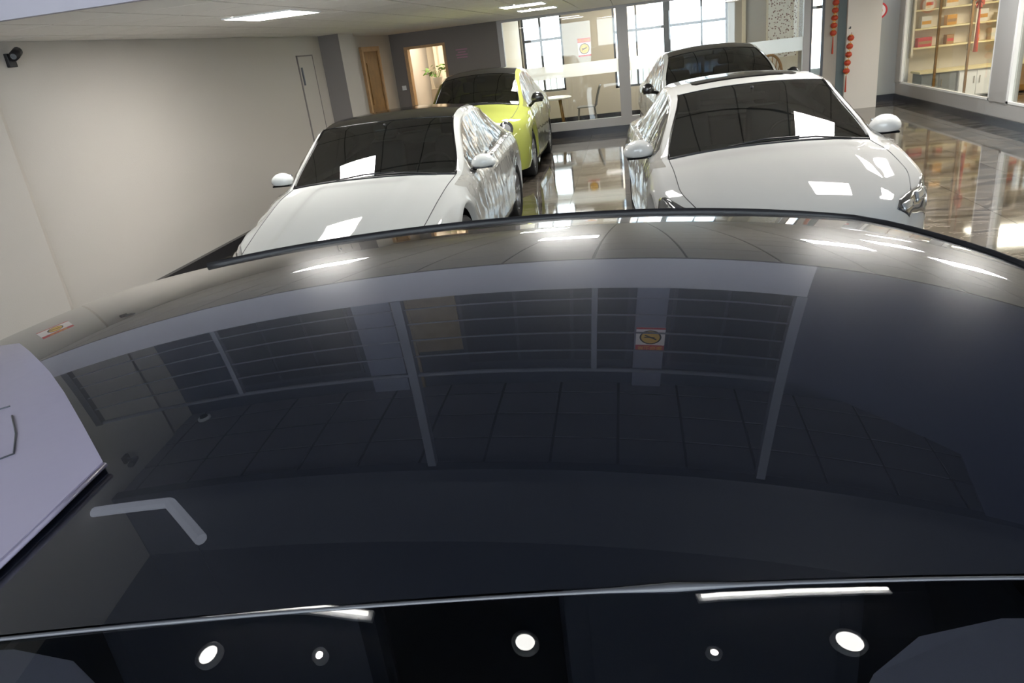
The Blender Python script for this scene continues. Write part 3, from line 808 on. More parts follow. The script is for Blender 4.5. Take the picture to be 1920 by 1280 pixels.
        for x in (-.37, .37):
            st = bpy.data.objects.new('seat', None); C.objects.link(st); st.parent = s.root; st.location = (x, ys, zc)
            bobj('seat_cushion', -.24, .24, -.25, .25, -.08, .08, M['interior_light'], st, .05)
            bm = B(); box(bm, -.23, .23, 0, .13, 0, .6, .05)
            for v in bm.verts: v.co.y += v.co.z*.35+.2; v.co.x *= 1-.18*(v.co.z/.6)
            obj('backrest', bm, M['interior_light'], st, True)
            bm = B(); box(bm, -.12, .12, .43, .53, .62, .8, .04); obj('headrest', bm, M['interior_light'], st, True)
        bobj('rear_seat', -W+.12, W-.12, ys+.85, ys+1.0, zc-.05, zc+.5, M['interior'], s.root, .04)
        s.cabin(W+.0, yc+.1, ys+1.3)
        h = s.rows[s.idx(P['header'])][-1]
        bm = B(); box(bm, -.11, .11, h.y-.06, h.y-.03, h.z-.13, h.z-.065, .02); tube(bm, [(0, h.y-.04, h.z-.07), (0, h.y-.07, h.z-.02)], .012, 6); s.part('rear_view_mirror', bm, M['black_trim'])
    def cabin(s, W, y0, y1):
        bobj('cabin_floor', -W, W, y0, y1, .25, .3, M['interior'], s.root)
        for sg in (-1, 1): bobj('door_lining', sg*W-.01, sg*W+.01, y0, y1, .3, s.P['ZB'][3][1]-.03, M['interior'], s.root)
        bobj('bulkhead', -W, W, y0-.02, y0, .25, s.P['ZB'][3][1]-.08, M['interior'], s.root)
    def film(s, y0, y1, sides=(-1, 1), amp=.006):
        """loose wrinkled film over the flanks: a finer skin raised off the body"""
        for sg in sides:
            bm = B(); i0, i1 = s.idx(y0), s.idx(y1); g = []
            for i in range(i0, i1):
                for si in range(2):
                    ti = si/2; ln = []
                    for j in range(1, 7):
                        for sj in range(6):
                            tj = sj/6
                            a = s.rows[i][j].lerp(s.rows[i][j+1], tj); b = s.rows[i+1][j].lerp(s.rows[i+1][j+1], tj); p = a.lerp(b, ti)
                            wv = noise.noise(Vector((p.y*3.0+p.z*4.5, p.z*2.0, sg*3.1+y0)))*1.2 + noise.noise(Vector((p.y*15+p.z*9, p.z*6-p.y*3, sg*7.7)))*.8 + abs(noise.noise(Vector((p.y*7-p.z*10, p.z*3, 5))))*1.6
                            ln.append(bm.verts.new((sg*(p.x+.009+amp*(wv+.3)), p.y, p.z+amp*.6*wv)))
                    g.append(ln)
            for a in range(len(g)-1):
                for b in range(len(g[0])-1):
                    q = [g[a][b], g[a+1][b], g[a+1][b+1], g[a][b+1]]; bm.faces.new(q if sg < 0 else q[::-1])
            o = s.part('protective_film', bm, M['film']); o['label'] = 'wrinkled clear film over the flank and side windows'
def world_pt(car, p):
    a = car.root.rotation_euler.z; c, s_ = math.cos(a), math.sin(a); l = car.root.location
    return Vector((l.x+c*p[0]-s_*p[1], l.y+s_*p[0]+c*p[1], l.z+p[2]))

# ---- left white fastback (black roof)
PA = dict(L=4.75, hood0=.22, cowl=1.30, header=2.02, roofend=3.35, rwend=4.25, dlo0=1.55, dlo1=3.75, seams=[1.62, 2.62, 3.45], keys=[.03, .08, .14],
  pillars=[2.58], wheels=[.88, 3.75], wr=.33, arch=.40, rocker=.2, rail=.05, railh=.045,
  ZC=[(0, .56), (.03, .64), (.08, .69), (.22, .755), (.6, .865), (1.0, .945), (1.29, .984), (1.30, .986), (1.31, .992), (1.6, 1.162), (1.9, 1.332), (2.02, 1.385), (2.5, 1.435), (3.0, 1.43), (3.35, 1.39), (3.8, 1.24), (4.25, 1.08), (4.6, 1.03), (4.75, .95)],
  W8=[(0, .55), (.22, .66), (.6, .72), (1.30, .745), (2.02, .635), (2.5, .62), (3.35, .55), (4.25, .56), (4.75, .5)],
  D8=[(0, .02), (.22, .03), (.7, .045), (1.30, .055), (2.02, .035), (3.35, .04), (4.25, .03), (4.75, .03)],
  WB=[(0, .62), (.22, .75), (.6, .84), (1.3, .87), (2.5, .86), (3.6, .87), (4.3, .80), (4.75, .66)],
  ZB=[(0, .5), (.22, .69), (.6, .79), (1.3, .905), (2.5, .93), (3.6, .98), (4.75, .9)],
  WM=[(0, .70), (.22, .82), (.6, .90), (1.3, .925), (3.8, .93), (4.4, .88), (4.75, .74)],
  BOW=[(0, .42), (.22, .40), (.6, .32), (1.3, .17), (2.02, .10), (3.35, -.05), (4.25, -.12), (4.75, -.3)],
  mirror=(.95, 1.62, .99), handles=[2.45, 3.3], seatz=.5, dashz=.93, mirror_r=(.11, .075, .07))
def stretch(P, y0, dy):
    for k, v in P.items():
        if isinstance(v, list) and v and isinstance(v[0], tuple): P[k] = [(y+(dy if y >= y0 else 0), z) for y, z in v]
        elif k in ('cowl', 'header', 'roofend', 'rwend', 'dlo0', 'dlo1', 'L'): P[k] = v+dy
        elif k in ('seams', 'pillars', 'handles'): P[k] = [y+dy for y in v]
    P['wheels'] = [P['wheels'][0]+dy*.7, P['wheels'][1]+dy]; x, y, z = P['mirror']; P['mirror'] = (x, y+dy, z)
    return P
PL_ = stretch(dict(PA), .6, .42)
PL_['ZC'] = [(0, .50), (.03, .56), (.08, .61), (.22, .68), (.6, .785), (1.02, .885), (1.42, .955)] + [q for q in PL_['ZC'] if q[0] > 1.6]
PL_['crease'] = (.40, .014)
PL_['BOW'] = [(0, .42), (.22, .40), (.9, .30), (1.72, .13), (2.44, .06), (3.77, -.05), (4.67, -.12), (5.17, -.3)]
PL_['D8'] = [(0, .02), (.22, .03), (1.1, .045), (1.72, .045), (2.44, .025), (3.77, .04), (4.67, .03), (5.17, .03)]
carL = Car('white_fastback_car', 'white car with black glass roof beside the left wall, right flank wrapped in film', (-2.24, 4.36, 0), math.radians(-.3), PL_)
carL.build(dict(paint=M['paint_white'], glass=M['car_glass'], roof=M['black_gloss'], rglass=M['car_glass_dark'], side=M['car_glass_side'], trim=M['chrome']))
carL.film(1.4, 4.5)
def headlamp(car, poly, name='headlight', d=(0, .45, -1), mt=None, off=.006, inner=None):
    for sg in (-1, 1):
        pts = [(x*sg, y-.9, z+1.3) for x, y, z in poly]
        o = car.project(name, pts, (0, .9, -1.3), off, mt or M['lamp_glass'])
        if o and inner:
            for po, m2 in inner:
                p2 = [(x*sg, y-.9, z+1.3) for x, y, z in po]
                c = car.project('lamp_unit', p2, (0, .9, -1.3), off+.006, m2, sub=2)
                if c: c.parent = o
headlamp(carL, [(.62, .36, .64), (.90, .78, .69), (.89, .98, .74), (.62, .48, .68)], inner=[([(.68, .46, .67), (.80, .62, .69), (.79, .70, .70), (.68, .52, .68)], M['chrome'])])

# ---- right white sedan with sunroof
PB = dict(PA); PB.update(L=4.72, cowl=1.36, header=2.06, roofend=3.25, rwend=3.95, dlo1=3.55, pillars=[2.62], seams=[1.66, 2.66, 3.4], wheels=[.86, 3.68], railh=.05,
  ZC=[(0, .56), (.03, .66), (.08, .72), (.22, .79), (.6, .895), (1.0, .975), (1.35, 1.004), (1.36, 1.006), (1.37, 1.012), (1.65, 1.176), (1.95, 1.345), (2.06, 1.394), (2.5, 1.44), (3.0, 1.435), (3.25, 1.40), (3.6, 1.25), (3.95, 1.12), (4.5, 1.08), (4.72, 1.0)],
  W8=[(0, .55), (.22, .66), (.6, .74), (1.36, .735), (2.06, .575), (2.5, .56), (3.25, .53), (3.95, .56), (4.72, .5)],
  WB=[(0, .62), (.22, .77), (.6, .86), (1.3, .865), (2.5, .86), (3.6, .87), (4.3, .82), (4.72, .7)],
  ZB=[(0, .5), (.22, .73), (.6, .83), (1.36, .94), (2.5, .96), (3.6, .99), (4.72, .95)],
  BOW=[(0, .40), (.22, .38), (.6, .30), (1.36, .12), (2.06, .06), (3.25, -.05), (3.95, -.08), (4.72, -.25)],
  mirror=(.945, 1.72, 1.0), dashz=.95, mirror_r=(.12, .08, .085), drv=.36, crease=(.52, .008))
carR = Car('white_sedan_car', 'white sedan with dark sunroof in the right row', (1.1, 4.43, 0), math.radians(3.3), PB)
carR.build(dict(paint=M['paint_white2'], glass=M['car_glass'], roof=M['paint_white2'], rglass=M['car_glass_dark'], side=M['car_glass_side'], trim=M['chrome'], seal=M['black_trim']))
carR.film(1.15, 3.9)
carR.project('sunroof', [(-.40, 2.27, 2), (.40, 2.27, 2), (.43, 2.32, 2), (.43, 2.75, 2), (-.43, 2.75, 2), (-.43, 2.32, 2)], (0, 0, -1), .004, M['black_gloss'])
headlamp(carR, [(.50, .29, .66), (.54, .37, .70), (.74, .58, .75), (.87, .84, .79), (.895, .79, .68), (.86, .60, .62), (.62, .37, .62), (.60, .34, .60)], mt=M['lamp_dark'],
         inner=[([(.54, .33, .68), (.64, .42, .70), (.64, .40, .66), (.55, .31, .65)], M['lamp_glass']), ([(.68, .5, .71), (.80, .64, .73), (.80, .60, .67), (.68, .46, .66)], M['lamp_glass']), ([(.83, .68, .74), (.865, .73, .74), (.865, .68, .66), (.83, .62, .66)], M['chrome'])])

# ---- lime green hatchback behind the left car
PG = dict(PA); PG.update(L=4.2, hood0=.2, cowl=1.08, header=1.78, roofend=3.25, rwend=3.85, dlo0=1.3, dlo1=3.3, pillars=[2.3], seams=[1.4, 2.35, 3.15], wheels=[.8, 3.4], wr=.34, arch=.42, handles=[2.2, 3.0],
  ZC=[(0, .68), (.04, .80), (.10, .88), (.2, .95), (.5, 1.03), (1.08, 1.12), (1.4, 1.32), (1.78, 1.53), (2.2, 1.60), (2.8, 1.59), (3.25, 1.53), (3.6, 1.32), (3.85, 1.1), (4.2, .9)],
  W8=[(0, .5), (.2, .6), (.5, .66), (1.08, .68), (1.78, .58), (2.2, .57), (3.25, .53), (3.85, .58), (4.2, .5)],
  D8=[(0, .03), (.2, .05), (.5, .08), (1.08, .07), (1.78, .05), (3.25, .06), (3.85, .04), (4.2, .03)],
  WB=[(0, .66), (.2, .78), (.5, .83), (1.1, .84), (2.5, .84), (3.4, .85), (4.2, .7)],
  ZB=[(0, .6), (.2, .84), (.5, .91), (1.08, .98), (2.5, 1.02), (3.4, 1.06), (4.2, .85)],
  WM=[(0, .74), (.2, .86), (.5, .90), (1.3, .91), (3.4, .92), (4.2, .78)],
  BOW=[(0, .34), (.2, .32), (.5, .26), (1.08, .16), (1.78, .1), (3.25, -.05), (3.85, -.1), (4.2, -.25)],
  mirror=(.96, 1.32, 1.12), seatz=.6, dashz=1.05, mirror_r=(.1, .07, .085))
carG = Car('lime_green_car', 'lime green hatchback with black roof behind the left white car', (-2.33, 10.35, 0), math.radians(0), PG)
carG.build(dict(paint=M['paint_lime'], glass=M['car_glass'], roof=M['paint_black'], rglass=M['car_glass_dark'], side=M['car_glass_side'], mirror=M['paint_black'], trim=M['black_gloss']))
carG.film(1.1, 3.7)
def round_lamp(car, x, y, z, r, nm='headlight'):
    for sg in (-1, 1):
        pts = [((x+r*math.cos(a)*.9)*sg, y-1, z+r*math.sin(a)) for a in [2*PI*k/14 for k in range(14)]]
        o = car.project(nm, pts if sg > 0 else pts[::-1], (0, 1, -.12), .02, M['lamp_dark'], sub=1)
        pts = [((x+r*.6*math.cos(a)*.9)*sg, y-1, z+r*.6*math.sin(a)) for a in [2*PI*k/14 for k in range(14)]]
        c = car.project('lamp_unit', pts if sg > 0 else pts[::-1], (0, 1, -.12), .03, M['lamp_glass'], sub=1)
        if c and o: c.parent = o
round_lamp(carG, .58, .2, .93, .105)
bmx = carG.capface(carG.rows[0], -1, .2, .05); _t = BVHTree.FromBMesh(bmx); bmx.free(); _o = carG.bvh; carG.bvh = _t
round_lamp(carG, .52, .2, .52, .085, 'fog_lamp'); carG.bvh = _o

# ---- black car behind the right sedan
PK = dict(PG); PK.update(L=4.3, header=1.85, mirror=(.96, 1.30, 1.13), mirror_r=(.085, .06, .08), seatz=.65, dashz=1.12,
  ZC=[(0, .72), (.04, .84), (.10, .92), (.2, 1.0), (.5, 1.08), (1.08, 1.17), (1.4, 1.36), (1.85, 1.53), (2.2, 1.59), (2.8, 1.58), (3.25, 1.52), (3.6, 1.36), (3.85, 1.12), (4.3, .92)],
  W8=[(0, .5), (.2, .6), (.5, .68), (1.08, .72), (1.85, .60), (2.2, .585), (3.25, .55), (3.85, .6), (4.3, .5)], 
  ZB=[(0, .6), (.2, .88), (.5, .97), (1.08, 1.05), (2.5, 1.08), (3.4, 1.1), (4.3, .88)])
carK = Car('black_hatchback_car', 'black car with round mirrors behind the right white sedan', (1.32, 9.45, 0), math.radians(4), PK)
carK.build(dict(paint=M['paint_white'], glass=M['car_glass'], roof=M['paint_black'], rglass=M['car_glass_dark'], side=M['car_glass_side'], mirror=M['paint_black']))
carK.film(1.1, 3.7)

# ------------------------------------------------------------------ dark car under the camera
Q = (1.5371498590044737, 0.12379939461799377, 0.022937045117092335, 0.2246511335092279, 1.2487276193224566, 0.04432512701868094)
def roof_z(t, s): 
    ds = s-Q[4]
    return Q[0]-Q[1]*t*t/2-Q[2]*t**4-Q[3]*ds*ds/2-Q[5]*ds**3
YA = 0.06584825593588453; T0 = -0.2534495183; SN = -1.85
ax = Vector((-math.sin(YA), math.cos(YA), 0)); tx = Vector((ax.y, -ax.x, 0))
org = ax*SN + tx*T0
def s_near(t): return .461 + .052*t               # near edge of the roof panel
def s_far(t): return 1.765 - .19*t*t
HW = 1.0
HWT = [(.3, 1.0), (1.0, 1.0), (1.26, .98), (1.44, .925), (1.56, .88), (1.64, .83), (1.77, .74)]
def roof_pt(u, k):
    """u across -1..1, k along 0..1 -> local point on the roof panel"""
    t = u
    for _ in range(4):
        s_ = s_near(t)+(s_far(t)-s_near(t))*k; t = u*pchip(HWT, s_)
    return t, s_
class DarkCar(Car): pass
PD = dict(PA); PD.update(nofseal=True, L=4.45, hood0=.25, cowl=1.15, header=2.30, roofend=3.62, rwend=4.05, dlo0=1.5, dlo1=3.75, pillars=[2.75], seams=[1.55, 2.8, 3.6], wheels=[.85, 3.55], wr=.35, arch=.43, noint=True, rail=.035, railh=.04,
  ZC=[(0, .6), (.04, .72), (.1, .8), (.25, .86), (.6, .94), (1.15, 1.02), (1.5, 1.19), (1.9, 1.36), (2.30, roof_z(0, .45)-.004), (3.0, roof_z(0, 1.15)-.004), (3.62, roof_z(0, 1.77)-.004), (3.85, 1.25), (4.05, 1.05), (4.45, .9)],
  W8=[(0, .55), (.25, .68), (.6, .76), (1.15, .84), (2.30, HW), (3.62, .74), (4.05, .70), (4.45, .6)],
  D8=[(0, .03), (.25, .04), (.6, .05), (1.15, .07), (2.30, .068), (3.62, .068), (4.05, .05), (4.45, .03)],
  WB=[(0, .66), (.25, .82), (.6, .92), (1.3, 1.03), (2.5, 1.045), (3.6, 1.0), (4.45, .74)],
  ZB=[(0, .55), (.25, .76), (.6, .86), (1.15, .94), (2.5, .98), (3.6, 1.0), (4.45, .84)],
  WM=[(0, .74), (.25, .88), (.6, 1.0), (1.3, 1.06), (3.6, 1.04), (4.45, .8)],
  BOW=[(0, .36), (.25, .34), (.6, .26), (1.15, .12), (2.30, 0), (3.62, -.1), (4.05, -.12), (4.45, -.25)],
  mirror=(1.04, 1.62, 1.05), mirror_r=(.11, .075, .08))
carD = DarkCar('dark_navy_car', 'dark navy car filling the foreground, its glossy roof seen from above', tuple(org), YA, PD)
# conform the roof stations to the measured roof surface
for i, y in enumerate(carD.st):
    if PD['header']-1e-6 <= y <= PD['roofend']+1e-6:
        for j in range(8, len(carD.rows[i])):
            p = carD.rows[i][j]
            t = (y-PD['header'])/(PD['roofend']-PD['header'])
            tt, s_ = roof_pt(p.x/max(carD.rows[i][8].x if j > 8 else p.x, 1e-6) if j > 8 else 1.0, t) if j > 8 else roof_pt(1.0, t)
            if j == 8: w8_ = p.x
            else: tt, s_ = roof_pt(p.x/w8_, t)
            p.x = tt; p.y = s_-SN; p.z = roof_z(tt, s_)
        e = carD.rows[i][8]; r7 = carD.rows[i][7]; r7.x = e.x+.03; r7.y = e.y; r7.z = e.z-.02
        r6 = carD.rows[i][6]; r6.x = e.x+.045; r6.y = e.y; r6.z = e.z-.07
carD.build(dict(paint=M['paint_navy'], glass=M['car_glass_front'], roof=M['paint_navy'], rglass=M['car_glass_dark'], side=M['car_glass_dark'], seal=M['grey_bead']))
# replace the roof with a finer, two-sided exact one
for ch in list(carD.root.children):
    if ch.name.split('.')[0] in ('roof',): bpy.data.objects.remove(ch)
bm = B(); NT, NS = 72, 64; g = []
for a in range(NS+1):
    ln = []
    for b in range(NT+1):
        t, s_ = roof_pt(-1+2*b/NT, a/NS)
        ln.append(bm.verts.new((t, s_-SN, roof_z(t, s_))))
    g.append(ln)
for a in range(NS):
    for b in range(NT): bm.faces.new([g[a][b], g[a][b+1], g[a+1][b+1], g[a+1][b]])
rf = obj('roof_panel', bm, M['paint_navy'], carD.root, True)
# seal along the far edge of the roof and pale bead along the near edge
pts = []
for u, k in [(-.85+1.85*j/50, 1) for j in range(51)] + [(1, 1-k/20) for k in range(1, 13)]:
    t, s_ = roof_pt(u, k); pts.append((t*1.004, s_-SN+.006, roof_z(t, s_)))
bm = B(); tube(bm, pts, .010, 8, taper=[.010-.004*max(0, p[0]-.5)/.5 for p in pts]); obj('rear_edge_seal', bm, M['black_trim'], carD.root, True)
pts = [(t, s_near(t)-SN-.004, roof_z(t, s_near(t))-.001) for t in [-HW+2*HW*k/40 for k in range(41)]]
bm = B(); tube(bm, pts, .0022, 8, taper=[+.0018+.0026*math.exp(-((p[0]-.30)/.04)**2) for p in pts]); obj('front_edge_bead', bm, M['grey_bead'], carD.root, True)  # bead swells in one spot to stand for a drop-like highlight
for sg in (-1, 1):     # sun visors behind the windscreen
    x0, x1 = (.44, .84) if sg > 0 else (-.74, -.20)
    e = .05*sg; inn, out = (x0, x1) if sg > 0 else (x1, x0)
    bm = B(); lo = [(inn-e, 2.12, 1.33), (inn-e*.4, 2.27, 1.385), (inn+.3*e, 2.31, 1.40), (inn+1.2*e, 2.337, 1.411), (inn+2.6*e, 2.35, 1.415), (out, 2.35, 1.405), (out, 2.12, 1.33)]
    a_ = [bm.verts.new(p) for p in lo]; b_ = [bm.verts.new((p[0], p[1], p[2]-.02)) for p in lo]
    bm.faces.new(a_); bm.faces.new(b_[::-1])
    for k in range(len(lo)): bm.faces.new([a_[k], a_[(k+1) % len(lo)], b_[(k+1) % len(lo)], b_[k]])
    bmesh.ops.recalc_face_normals(bm, faces=bm.faces[:])
    obj('sun_visor', bm, M['visor'], carD.root)
bobj('dashboard', -.75, .75, 1.4, 1.8, .8, .93, M['interior'], carD.root, .05)
carD.cabin(.95, 1.35, 3.9)
for x in (-.4, .4):
    st = bpy.data.objects.new('seat', None); C.objects.link(st); st.parent = carD.root; st.location = (x, 2.55, .6)
    bobj('seat_cushion', -.25, .25, -.3, .25, -.1, .08, M['interior'], st, .05); bobj('backrest', -.24, .24, .2, .34, 0, .62, M['interior'], st, .05); bobj('headrest', -.13, .13, .22, .32, .62, .8, M['interior'], st, .04)

# white wrapped board lying on the left side of the roof
def on_roof(x, y, dz=0):
    t = x*tx.x+y*tx.y-T0; s_ = x*ax.x+y*ax.y
    return Vector((x, y, roof_z(max(-HW, t), s_)+dz))
outl = [(-1.178, 1.104), (-1.124, 1.09), (-1.036, 1.019), (-.903, .908), (-.81, .825), (-.703, .725), (-.614, .641), (-.616, .551), (-.622, .42), (-.80, .33), (-1.25, .33), (-1.30, 1.06), (-1.25, 1.10)]
bt = thing('wrapped_board', 'white board wrapped in clear film lying on the left side of the dark roof', 'board', tuple(on_roof(-.9, .7)))
bl = bt.location
def board(z0, z1, shrink=0):
    bm = B(); v = []
    cx, cy = -.95, .7
    for x, y in outl:
        x2, y2 = x+(cx-x)*shrink, y+(cy-y)*shrink; v.append((x2, y2))
    vs = [bm.verts.new((x-bl.x, y-bl.y, 0)) for x, y in v]; f = bm.faces.new(vs)
    bmesh.ops.triangulate(bm, faces=bm.faces[:])
    for _ in range(3): bmesh.ops.subdivide_edges(bm, edges=bm.edges[:], cuts=1, use_grid_fill=True)
    bmesh.ops.triangulate(bm, faces=bm.faces[:])
    for p in bm.verts:
        w_ = on_roof(p.co.x+bl.x, p.co.y+bl.y); p.co.z = w_.z-bl.z+z1
    r = bmesh.ops.extrude_face_region(bm, geom=bm.faces[:])
    ev = [e for e in r['geom'] if isinstance(e, bmesh.types.BMVert)]
    bmesh.ops.translate(bm, verts=ev, vec=(0, 0, z0-z1)); bmesh.ops.recalc_face_normals(bm, faces=bm.faces[:])
    return bm
obj('panel', board(.004, .012), M['board'], bt, False)
bm = B(); tube(bm, [on_roof(x, y, .008)-bl for x, y in ((-.612, .641), (-.614, .55), (-.620, .42), (-.80, .33))], .003, 6); obj('film_edge', bm, M['board'], bt, True)
for cr in ([(-1.0, .80), (-.93, .78), (-.88, .80)], [(-.93, .74), (-.86, .69), (-.83, .70)], [(-1.0, .56), (-.9, .57), (-.82, .54), (-.74, .55)], [(-.85, .77), (-.80, .72), (-.76, .67), (-.80, .64), (-.86, .63)], [(-.95, .66), (-.87, .62), (-.80, .60), (-.74, .585)], [(-.86, .55), (-.80, .54), (-.79, .50), (-.84, .47)], [(-.84, .44), (-.76, .50), (-.70, .52)]):
    bm = B(); tube(bm, [on_roof(x, y, .013)-bl for x, y in cr], .0012, 5); obj('film_crease', bm, M['frame_dark'], bt, True)


# ------------------------------------------------------------------ posters, lanterns, cameras
def poster(x, y, z, w_, h, label, axis='y', mirror=False):
    """no-smoking poster: red band with writing, yellow disc in a black ring on white"""
    rz = {'y': 0, 'x': -PI/2, 'x+': PI/2}[axis]
    t = thing('safety_poster', label, 'poster', (x, y, z), rz)
    bobj('sheet', -w_/2, w_/2, 0, .004, -h/2, h/2, M['white_print'], t)
    bobj('red_band', -w_/2, w_/2, -.002, -.0001, h*.26, h/2, M['red_print'], t)
    bobj('lower_band', -w_/2, w_/2, -.002, -.0001, -h/2, -h*.42, M['red_print'], t)
    o = text('lettering', '\u7981\u6b62\u5438\u70df', h*.17, (0, -.003, h*.375), (PI/2, 0, 0), M['yellow_print'], t)
    for nm, r, y_, mt in (('black_ring', min(w_*.46, h*.30), -.003, M['black_print']), ('yellow_disc', min(w_*.40, h*.255), -.005, M['yellow_print'])):
        bm = B(); lathe(bm, [(.0001, 0), (r, 0), (r, .0012), (.0001, .0012)], 'y', (0, y_, -h*.08), 28); obj(nm, bm, mt, t)
    bm = B(); tube(bm, [(-w_*.2, -.007, -h*.08-.03), (w_*.2, -.007, -h*.08+.03)], .008, 6); box(bm, -w_*.22, w_*.14, -.008, -.006, -h*.09, -h*.06); obj('cigarette_mark', bm, M['black_print'], t)
    return t
poster(.30, YU-.065, 4.12, .27, .34, 'no smoking poster on the pale upper level column, mirrored in the dark roof')
poster(XL+.055, 4.72, 1.76, .36, .30, 'no smoking poster on the left wall, mirrored at the left edge of the dark roof', 'x+')
poster(-.96, YBACK-.006, 1.66, .30, .40, 'yellow and red no smoking poster on the wall between the two back windows')
t = thing('round_sticker', 'round orange and cream sticker on the grey recess wall right of the white pillar', 'sticker', (4.90, 16.445, 1.70))
for nm, r, y_, mt in (('red_disc', .15, 0, M['red_print']), ('cream_disc', .115, -.003, M['white_print']), ('gold_disc', .06, -.006, M['gold'])):
    bm = B(); lathe(bm, [(.0001, 0), (r, 0), (r, .002), (.0001, .002)], 'y', (0, y_, 0), 28); obj(nm, bm, mt, t)
def lantern_string(x, y, ztop, n, label, pitch=.145, dx=-.012):
    t = thing('lantern_string', label, 'lantern string', (x, y, ztop), 0, None)
    zb = -.10-pitch*n
    bm = B(); tube(bm, [(0, 0, 0), (dx*n, 0, zb)], .004, 5); obj('cord', bm, M['red'], t)
    for k in range(n):
        z = -.10-pitch*k; bm = B(); lathe(bm, [(.001, -.045), (.03, -.045), (.052, -.03), (.062, 0), (.052, .03), (.03, .045), (.001, .045)], 'z', (dx*(k+1), 0, z), 14)
        o = obj('lantern', bm, M['red'], t, True)
        bm = B(); lathe(bm, [(.001, .044), (.032, .044), (.032, .056), (.001, .056)], 'z', (dx*(k+1), 0, z), 12); lathe(bm, [(.001, -.056), (.032, -.056), (.032, -.044), (.001, -.044)], 'z', (dx*(k+1), 0, z), 12)
        obj('gold_cap', bm, M['gold'], o)
    bm = B(); tube(bm, [(dx*n, 0, zb+.06), (dx*n, 0, zb-.24)], .012, 8, taper=[.008, .018]); obj('tassel', bm, M['red'], t)
lantern_string(4.17, YB-.17, 1.40, 5, 'string of five red lanterns hanging on the white pillar')
lantern_string(3.90, YB-.10, 2.30, 7, 'higher string of red lanterns left of the white pillar', .13, -.006)
t = thing('lantern_hook', 'small dark hook above the lantern string on the white pillar', 'hook', (4.14, YB-.101, 1.47))
bm = B(); tube(bm, [(0, 0, 0), (0, -.07, 0), (0, -.07, .03)], .012, 6); obj('bracket', bm, M['post_dark'], t)

def wall_camera(x, y, z, label):
    t = thing('security_camera', label, 'camera', (x, y, z))
    bm = B(); box(bm, 0, .03, -.04, .04, -.05, .05, .005); tube(bm, [(.03, 0, 0), (.10, 0, .02)], .012, 6); obj('bracket', bm, M['black_trim'], t)
    bm = B(); tube(bm, [(.06, .05, .06), (.14, -.10, .02)], .035, 12); obj('camera_body', bm, M['black_trim'], t, True)
    bm = B(); tube(bm, [(.141, -.102, .0195), (.145, -.11, .0175)], .022, 12); obj('lens', bm, M['black_gloss'], t)
wall_camera(XL, 5.52, 2.24, 'black camera bracket high on the left wall at the very left of the photo')
wall_camera(XL+.045, 4.50, 4.50, 'black camera high on the left wall beside the mezzanine')
t = thing('dome_camera', 'white dome camera under the upper ceiling near the left wall', 'camera', (-4.50, 5.45, ZC2))
bm = B(); lathe(bm, [(.07, 0), (.07, -.03), (.055, -.04), (.001, -.04)], 'z'); obj('base', bm, M['white_metal'], t, True)
bm = B(); lathe(bm, [(.045, -.04), (.035, -.07), (.001, -.08)], 'z'); obj('dome', bm, M['black_gloss'], t, True)
# bent pale led profile high at the left
t = thing('led_profile', 'dim bent led strip under the high ceiling at the left', 'led strip', (-3.9, 3.9, 4.68))
for a, b in (((-.87, .03, 0), (0, 0, 0)), ((0, 0, 0), (.60, -.48, 0))):
    bm = B(); tube(bm, [a, b], .05, 8); obj('strip', bm, M['dim_strip'], t)
for x_, y_ in ((-.5, .014), (.3, -.24)):
    bm = B(); tube(bm, [(x_, y_, .04), (x_, y_, ZC3-4.68)], .004, 5); obj('hanger', bm, M['post_dark'], t)

# ------------------------------------------------------------------ back room furniture
t = thing('round_table', 'white round table on wooden legs behind the glass partition', 'table', (-1.62, 16.75, 0))
bm = B(); lathe(bm, [(.001, .70), (.36, .70), (.40, .715), (.40, .73), (.36, .745), (.001, .745)], 'z', n=40); obj('table_top', bm, M['table_white'], t, True)
for a in range(4):
    an = PI/4+a*PI/2; bm = B(); tube(bm, [(.20*math.cos(an), .20*math.sin(an), .70), (.29*math.cos(an), .29*math.sin(an), 0)], .02, 8, taper=[.024, .015]); obj('leg', bm, M['wood'], t, True)
def side_chair(x, y, rz, label):
    t = thing('side_chair', label, 'chair', (x, y, 0), rz)
    bm = B(); box(bm, -.22, .22, -.22, .2, .43, .455, .01); obj('seat', bm, M['chair_grey'], t)
    bm = B(); g = []
    for k in range(9):
        z = .455+.42*k/8; y_ = -.22-.02*math.sin(k/8*2.4)-.10*(k/8)**2
        g.append([bm.verts.new((xx*(1-.12*k/8), y_-.03*abs(xx/.21)**2*-1, z)) for xx in (-.21, -.14, -.07, 0, .07, .14, .21)])
    for a in range(8):
        for b in range(6): bm.faces.new([g[a][b], g[a][b+1], g[a+1][b+1], g[a+1][b]])
    r = bmesh.ops.extrude_face_region(bm, geom=bm.faces[:]); bmesh.ops.translate(bm, verts=[e for e in r['geom'] if isinstance(e, bmesh.types.BMVert)], vec=(0, -.02, 0)); bmesh.ops.recalc_face_normals(bm, faces=bm.faces[:])
    obj('backrest', bm, M['chair_grey'], t, True)
    for sx in (-1, 1):
        for sy in (-1, 1):
            bm = B(); tube(bm, [(.18*sx, .17*sy, .43), (.215*sx, .22*sy, 0)], .011, 6); obj('leg', bm, M['chair_grey'], t)
side_chair(-.93, 17.2, PI/2*1.0, 'grey side chair standing alone behind the glass partition')
t = thing('storage_box', 'small stack of pale boxes on the floor beside the chair in the back room', 'box', (.45, 17.6, 0))
bobj('carton', -.16, .16, -.14, .14, 0, .18, M['beige_wall'], t, .01); bobj('lid', -.17, .17, -.15, .15, .18, .21, M['white_metal'], t)
t = thing('speckled_panel', 'tall white panel with brown speckled pattern in the back room', 'panel', (3.50, YBACK-.03, 0))
